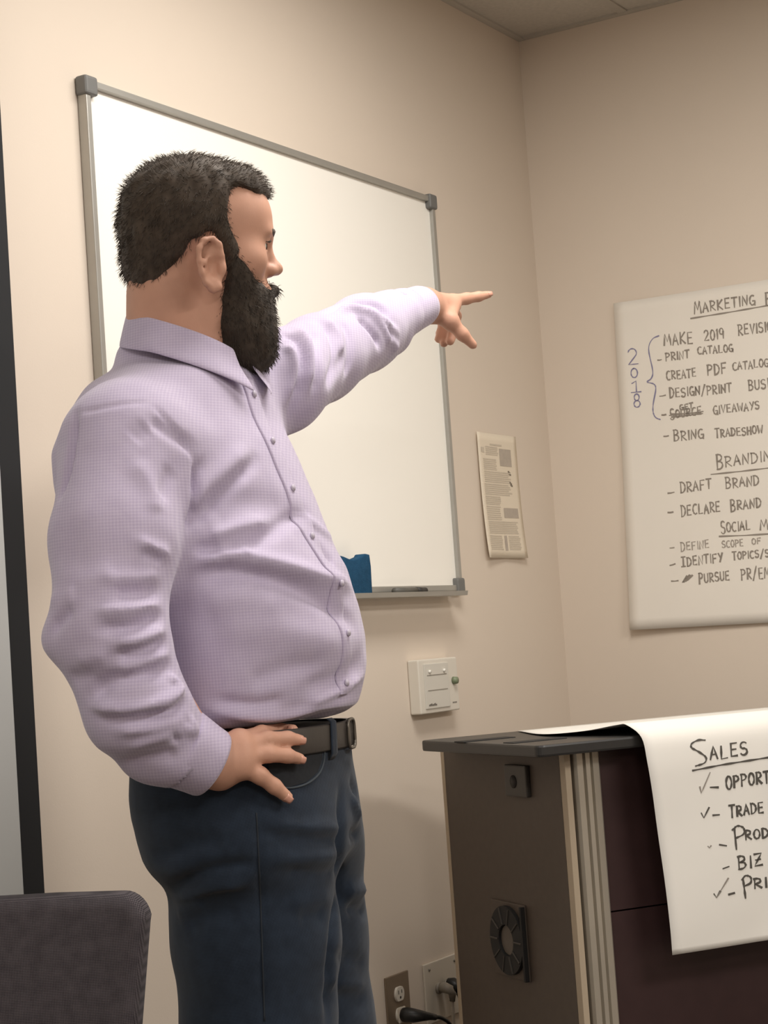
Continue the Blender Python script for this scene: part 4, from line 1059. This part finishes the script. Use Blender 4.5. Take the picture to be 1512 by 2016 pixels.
tn = wr_[8]-wr_[4]; tn /= np.linalg.norm(tn); nn = np.array([tn[1], -tn[0], 0]); nn = nn if nn@fv > 0 else -nn
bm = bmesh.new(); hh = (zbelt1-zbelt0)/2+.006
ringp = []
for k in range(32):
    an = 2*math.pi*k/32; cx, cz = math.copysign(abs(math.cos(an))**.5, math.cos(an)), math.copysign(abs(math.sin(an))**.5, math.sin(an)); ringp.append(pbk+nn*.002+tn*(.020*cx)+np.array([0, 0, (hh-.004)*cz]))
tube(bm, ringp+[ringp[0]], .0024, 8, caps=False); pbm('buckle', bm, mat('belt_buckle', (112, 106, 98), .4, .6), bl)
def loop(an):
    bm = bmesh.new(); vs = []
    for z, o_ in ((zbelt0-.012, .002), (zbelt0-.004, .0075), ((zbelt0+zbelt1)/2, .0085), (zbelt1+.003, .0075), (zbelt1+.008, .001)):
        r = waist_ring(z, o_, an-2.2, an+2.2, 4)+[waist_ring(z, o_, an+2.2, an+2.3, 1)[0]]; vs.append([bm.verts.new(Vector(p)) for p in r])
    for a, b in zip(vs, vs[1:]):
        for k in range(4): bm.faces.new((a[k], a[k+1], b[k+1], b[k]))
    o_ = pbm('belt_loop', bm, M_denim, jeans); m2 = o_.modifiers.new('t', 'SOLIDIFY'); m2.thickness = .0016
for an in (-4, 150): loop(an)
def seam(pts, w, off, m, name):
    P = smooth_path([np.array(q, float) for q in pts], 8); Hh = [on_jeans(x, y, off) for x, y in P]
    bm = bmesh.new(); tube(bm, Hh, w, 6); return pbm(name, bm, m, jeans)
M_stitch = mat('denim_edge', (66, 73, 80), .9)
M_pock = mat('dark_pocket_denim', (30, 33, 38), .9, var=.15, vscale=200)
pk = [(628, 1440), (637, 1468), (638, 1495), (629, 1522), (606, 1542), (575, 1551), (545, 1549)]
seam(pk, .0015, .0012, M_stitch, 'pocket_seam')
# pocket bag showing inside the curved opening
inn = [(528, 1440)]+[(x-3, y-2) for x, y in pk]+[(528, 1545)]
cx_, cy_ = 570, 1490
bm = bmesh.new(); NR = 7; loops = []
ed = []
for a, b in zip(inn, inn[1:]+inn[:1]):
    for k in range(5): ed.append((a[0]+(b[0]-a[0])*k/5, a[1]+(b[1]-a[1])*k/5))
for j in range(1, NR+1):
    loops.append([bm.verts.new(Vector(on_jeans(cx_+(x-cx_)*j/NR, cy_+(y-cy_)*j/NR, .0012))) for x, y in ed])
cv = bm.verts.new(Vector(on_jeans(cx_, cy_, .0012))); n = len(ed)
for k in range(n): bm.faces.new((cv, loops[0][k], loops[0][(k+1) % n]))
for a, b in zip(loops, loops[1:]):
    for k in range(n): bm.faces.new((a[k], a[(k+1) % n], b[(k+1) % n], b[k]))
pbm('pocket', bm, M_pock, jeans)
h_ = on_jeans(606, 1474, .002); bm = bmesh.new(); cyl(bm, h_, h_-np.array([0, .003, 0]), .0032, n=10); pbm('rivet', bm, mat('rivet_metal', (190, 180, 165), .3, .9), jeans)
seam([(505, 1600), (510, 1700), (514, 1800), (518, 1920), (521, 2010)], .0012, .0006, mat('denim_seam', (40, 46, 54), .9), 'side_seam')
# shoes, below the frame
M_shoe = mat('dark_shoe_leather', (50, 42, 36), .5)
for an, yw in ((ankR, -.03), (ankL, -.02)):
    V, Q = surface([Cone(an-np.array([.035, 0, .05]), an+np.array([.16, yw, -.058]), .050, .042, .03), Cone(an-np.array([.02, 0, .06]), an+np.array([-.01, 0, -.01]), .052, .052, .03)], .008, extra=lambda p, d: np.maximum(d, -p[:, 2]), smooth=2)
    pmesh('shoe', V, Q, M_shoe, man)

# ================================================================== finger nails and eyes
M_nail = mat('nail', (214, 160, 140), .3)
bm = bmesh.new()
for a, b, r in nails:
    ax = (b-a)/np.linalg.norm(b-a); up = np.array([0, -1., 0]); up = up-ax*(up@ax); up /= np.linalg.norm(up); s = np.cross(ax, up)
    bmn = bmesh.new(); g = {}
    for i in range(5):
        for j in range(5):
            u, v = (i-2)/2, (j-2)/2; w_ = .78*(1-.15*max(0, v)**2)
            g[i, j] = bmn.verts.new(Vector(b+ax*(v*r*.75+r*.12)+s*(u*w_*r*.85)+up*(r*(1.03-.36*(u*w_)**2)-.18*r*max(0, v)**2)))
    for i in range(4):
        for j in range(4): bmn.faces.new((g[i, j], g[i+1, j], g[i+1, j+1], g[i, j+1]))
    o_ = pbm('fingernail', bmn, M_nail, man); m2 = o_.modifiers.new('t', 'SOLIDIFY'); m2.thickness = .0006
bm.free()
M_eye = mat('eye_white', (225, 215, 205), .25); M_iris = mat('iris_brown', (60, 42, 30), .2)
for s in (-1, 1):
    bm = bmesh.new(); c = hp(82, s*31, -24)
    bmesh.ops.create_uvsphere(bm, u_segments=20, v_segments=14, radius=.0118)
    for v in bm.verts: v.co += Vector(c)
    e_ = pbm('eye', bm, M_eye, man)
    bm = bmesh.new(); cyl(bm, hp(82+10.8, s*31, -24), hp(82+12.1, s*31, -24), .0056, .0045, 16); pbm('iris', bm, M_iris, e_)

# ================================================================== hair and beard
def poly_sd(px, pz, poly):
    """signed distance (negative inside) to a polygon in the side view of the head, mm"""
    d = np.full(len(px), 1e9); ins = np.zeros(len(px), bool); n = len(poly)
    for i in range(n):
        ax, az = poly[i]; bx, bz = poly[(i+1) % n]; ex, ez = bx-ax, bz-az
        t = np.clip(((px-ax)*ex+(pz-az)*ez)/(ex*ex+ez*ez+1e-9), 0, 1)
        d = np.minimum(d, np.hypot(px-ax-t*ex, pz-az-t*ez))
        c = ((az > pz) != (bz > pz)) & (px < (bx-ax)*(pz-az)/(bz-az+1e-12)+ax); ins ^= c
    return np.where(ins, -d, d)
def side(px, py, Y=-66): return ((px-385)*HS*1000+Y*math.sin(hy))/math.cos(hy), (450-py)*HS*1000
def H3(p): return ((p-HO)@HA.T)*1000
hairline = [(700, 250), (640, 388)]+[(536, 386), (514, 389), (478, 374), (461, 381), (457, 402), (457, 420), (465, 450), (470, 478), (476, 500), (470, 540), (452, 545), (446, 505), (436, 484), (424, 468), (408, 474), (390, 488), (377, 511), (364, 534), (352, 558), (314, 578), (282, 594), (250, 614), (150, 640), (150, 200)]
hpoly = [side(*q) for q in hairline]
def hair_cut(p, d):
    q = H3(p); s = poly_sd(q[:, 0], q[:, 2], hpoly)*.001; k = .008
    h = np.clip(.5-.5*(d-s)/k, 0, 1); return d*(1-h)+s*h+k*h*(1-h)
hprims = [he((-5, 0, 9), (103, 80, 85)), he((0, 0, 36), (94, 70, 60), .02), he((54, 0, 54), (44, 56, 32), .02), he((-58, 0, -44), (42, 60, 58), .02), he((42, 0, -30), (42, 71, 74), .015), hc_((70, -24, 58), (94, -6, 50), 14, 8, .012), hc_((70, 24, 58), (93, 8, 51), 14, 8, .012)]
HV, HQ = surface(hprims, .0042, extra=hair_cut, smooth=2)
HN = normals(HV, HQ)
HV = HV+HN*(nz(HV*np.array([1, 1, .45]), 70, 2)*.0032+nz(HV, 26, 8)*.0035)[:, None]
M_hair = mat('dark_brown_hair', (72, 61, 51), .7, var=.30, vscale=60, spec=.3, sheen=.1)
hair = pmesh('hair', HV, HQ, M_hair, man)
M_beard = mat('dark_brown_beard', (64, 55, 47), .75, var=.30, vscale=60, spec=.25, sheen=.1)
bline = [(448, 462), (472, 474), (486, 500), (497, 526), (511, 558), (528, 560), (546, 549), (640, 536), (640, 800), (430, 800), (424, 700), (424, 650), (424, 628), (431, 598), (447, 578), (455, 540), (450, 505)]
bpoly = [side(*q, Y=-52) for q in bline]
def beard_cut(p, d):
    q = H3(p); s = poly_sd(q[:, 0], q[:, 2], bpoly)*.001; k = .010
    h = np.clip(.5-.5*(d-s)/k, 0, 1); return d*(1-h)+s*h+k*h*(1-h)
def bz_(px, py): return side(px, py, 0)
X1, Z1 = bz_(496, 618)
bprims = [Ell(hp(56, 0, -118), np.array([53, 60, 62])*.001, HA, .02), Ell(hp(66, 0, -150), np.array([44, 48, 50])*.001, HA, .03), Ell(hp(76, 0, -166), np.array([27, 32, 28])*.001, HA, .03),
          he((46, 0, -60), (52, 67, 66), .02), hc_((98, -24, -90), (109, 0, -81), 8, 8.5, .008), hc_((98, 24, -90), (109, 0, -81), 8, 8.5, .008), he((88, 0, -112), (20, 26, 14), .01)]
BDV, BDQ = surface(bprims, .0042, extra=beard_cut, smooth=2)
BN = normals(BDV, BDQ)
BDV = BDV+BN*(nz(BDV*np.array([1, 1, .4]), 75, 4)*.0034+nz(BDV, 28, 6)*.003)[:, None]
beard = pmesh('beard', BDV, BDQ, M_beard, man)
# single hairs over both, so that their outlines stay soft
def strands(V, Q, n, ln, flow, name, m, parent, keep=None):
    cen = V[Q].mean(1); nq = np.cross(V[Q[:, 2]]-V[Q[:, 0]], V[Q[:, 3]]-V[Q[:, 1]]); ar_ = np.linalg.norm(nq, axis=1); nq /= np.maximum(ar_, 1e-12)[:, None]
    ok = np.ones(len(Q), bool) if keep is None else keep(H3(cen))
    pr = ar_*ok; pr /= pr.sum(); pick = rng.choice(len(Q), n, p=pr)
    vs, fs = [], []
    for i in pick:
        c = cen[i]+rng.normal(0, .0012, 3); nn_ = nq[i]; fl = flow(H3(c[None])[0]); fl = fl-nn_*(fl@nn_)*.6
        d0 = nn_*rng.uniform(.35, .9)+fl*rng.uniform(.5, 1.1)+rng.normal(0, .22, 3); d0 /= np.linalg.norm(d0)
        l_ = ln*rng.uniform(.5, 1.25); d1_ = d0+fl*.6; d1_ /= np.linalg.norm(d1_)
        p0, p1, p2 = c-d0*.002, c+d0*l_*.5, c+d0*l_*.5+d1_*l_*.5
        s = np.cross(d0, rng.normal(0, 1, 3)); s /= np.linalg.norm(s)+1e-9; t = np.cross(d0, s); b = len(vs); r = .00042
        for p, rr in ((p0, r), (p1, r*.8)):
            for k in range(3): a = 2*math.pi*k/3; vs.append(p+(s*math.cos(a)+t*math.sin(a))*rr)
        vs.append(p2)
        for k in range(3): fs.append((b+k, b+(k+1) % 3, b+3+(k+1) % 3, b+3+k)); fs.append((b+3+k, b+3+(k+1) % 3, b+6))
    me = bpy.data.meshes.new(name); me.from_pydata([tuple(v-foot) for v in vs], [], fs); me.update()
    o_ = link(name, me, m, parent, True); o_['kind'] = 'stuff'; return o_
def fl_hair(q):
    x, y_, z = q
    f = HX*(.9 if z > 45 else -.25)+HZ*(.1 if z > 45 else -.8)
    if z > 45 and x < -20: f = -HX*.5+HZ*.1
    return f
def fl_beard(q): return -HZ*.9+HX*.35
strands(HV, HQ, 8500, .0085, fl_hair, 'hair_strands', M_hair, hair, lambda q: q[:, 0] > -200)
strands(BDV, BDQ, 5200, .008, fl_beard, 'beard_strands', M_beard, beard)
for s in (-1, 1):                                    # eyebrows
    bm = bmesh.new(); tube(bm, [hp(82, s*49, -6), hp(94, s*38, -1), hp(103, s*24, -2), hp(105, s*12, -6)], [.002, .0042, .0046, .003], 8); pbm('eyebrow', bm, M_hair, man)
    bm = bmesh.new()
    for k in range(7):
        y_ = s*(22+k*3); x_ = 93.5-abs(k-2)*.9; tube(bm, [hp(x_, y_, -18), hp(x_+4, y_, -18.5), hp(x_+8, y_, -16)], [.0006, .0005, .0002], 4)
    pbm('eyelashes', bm, M_hair, man)
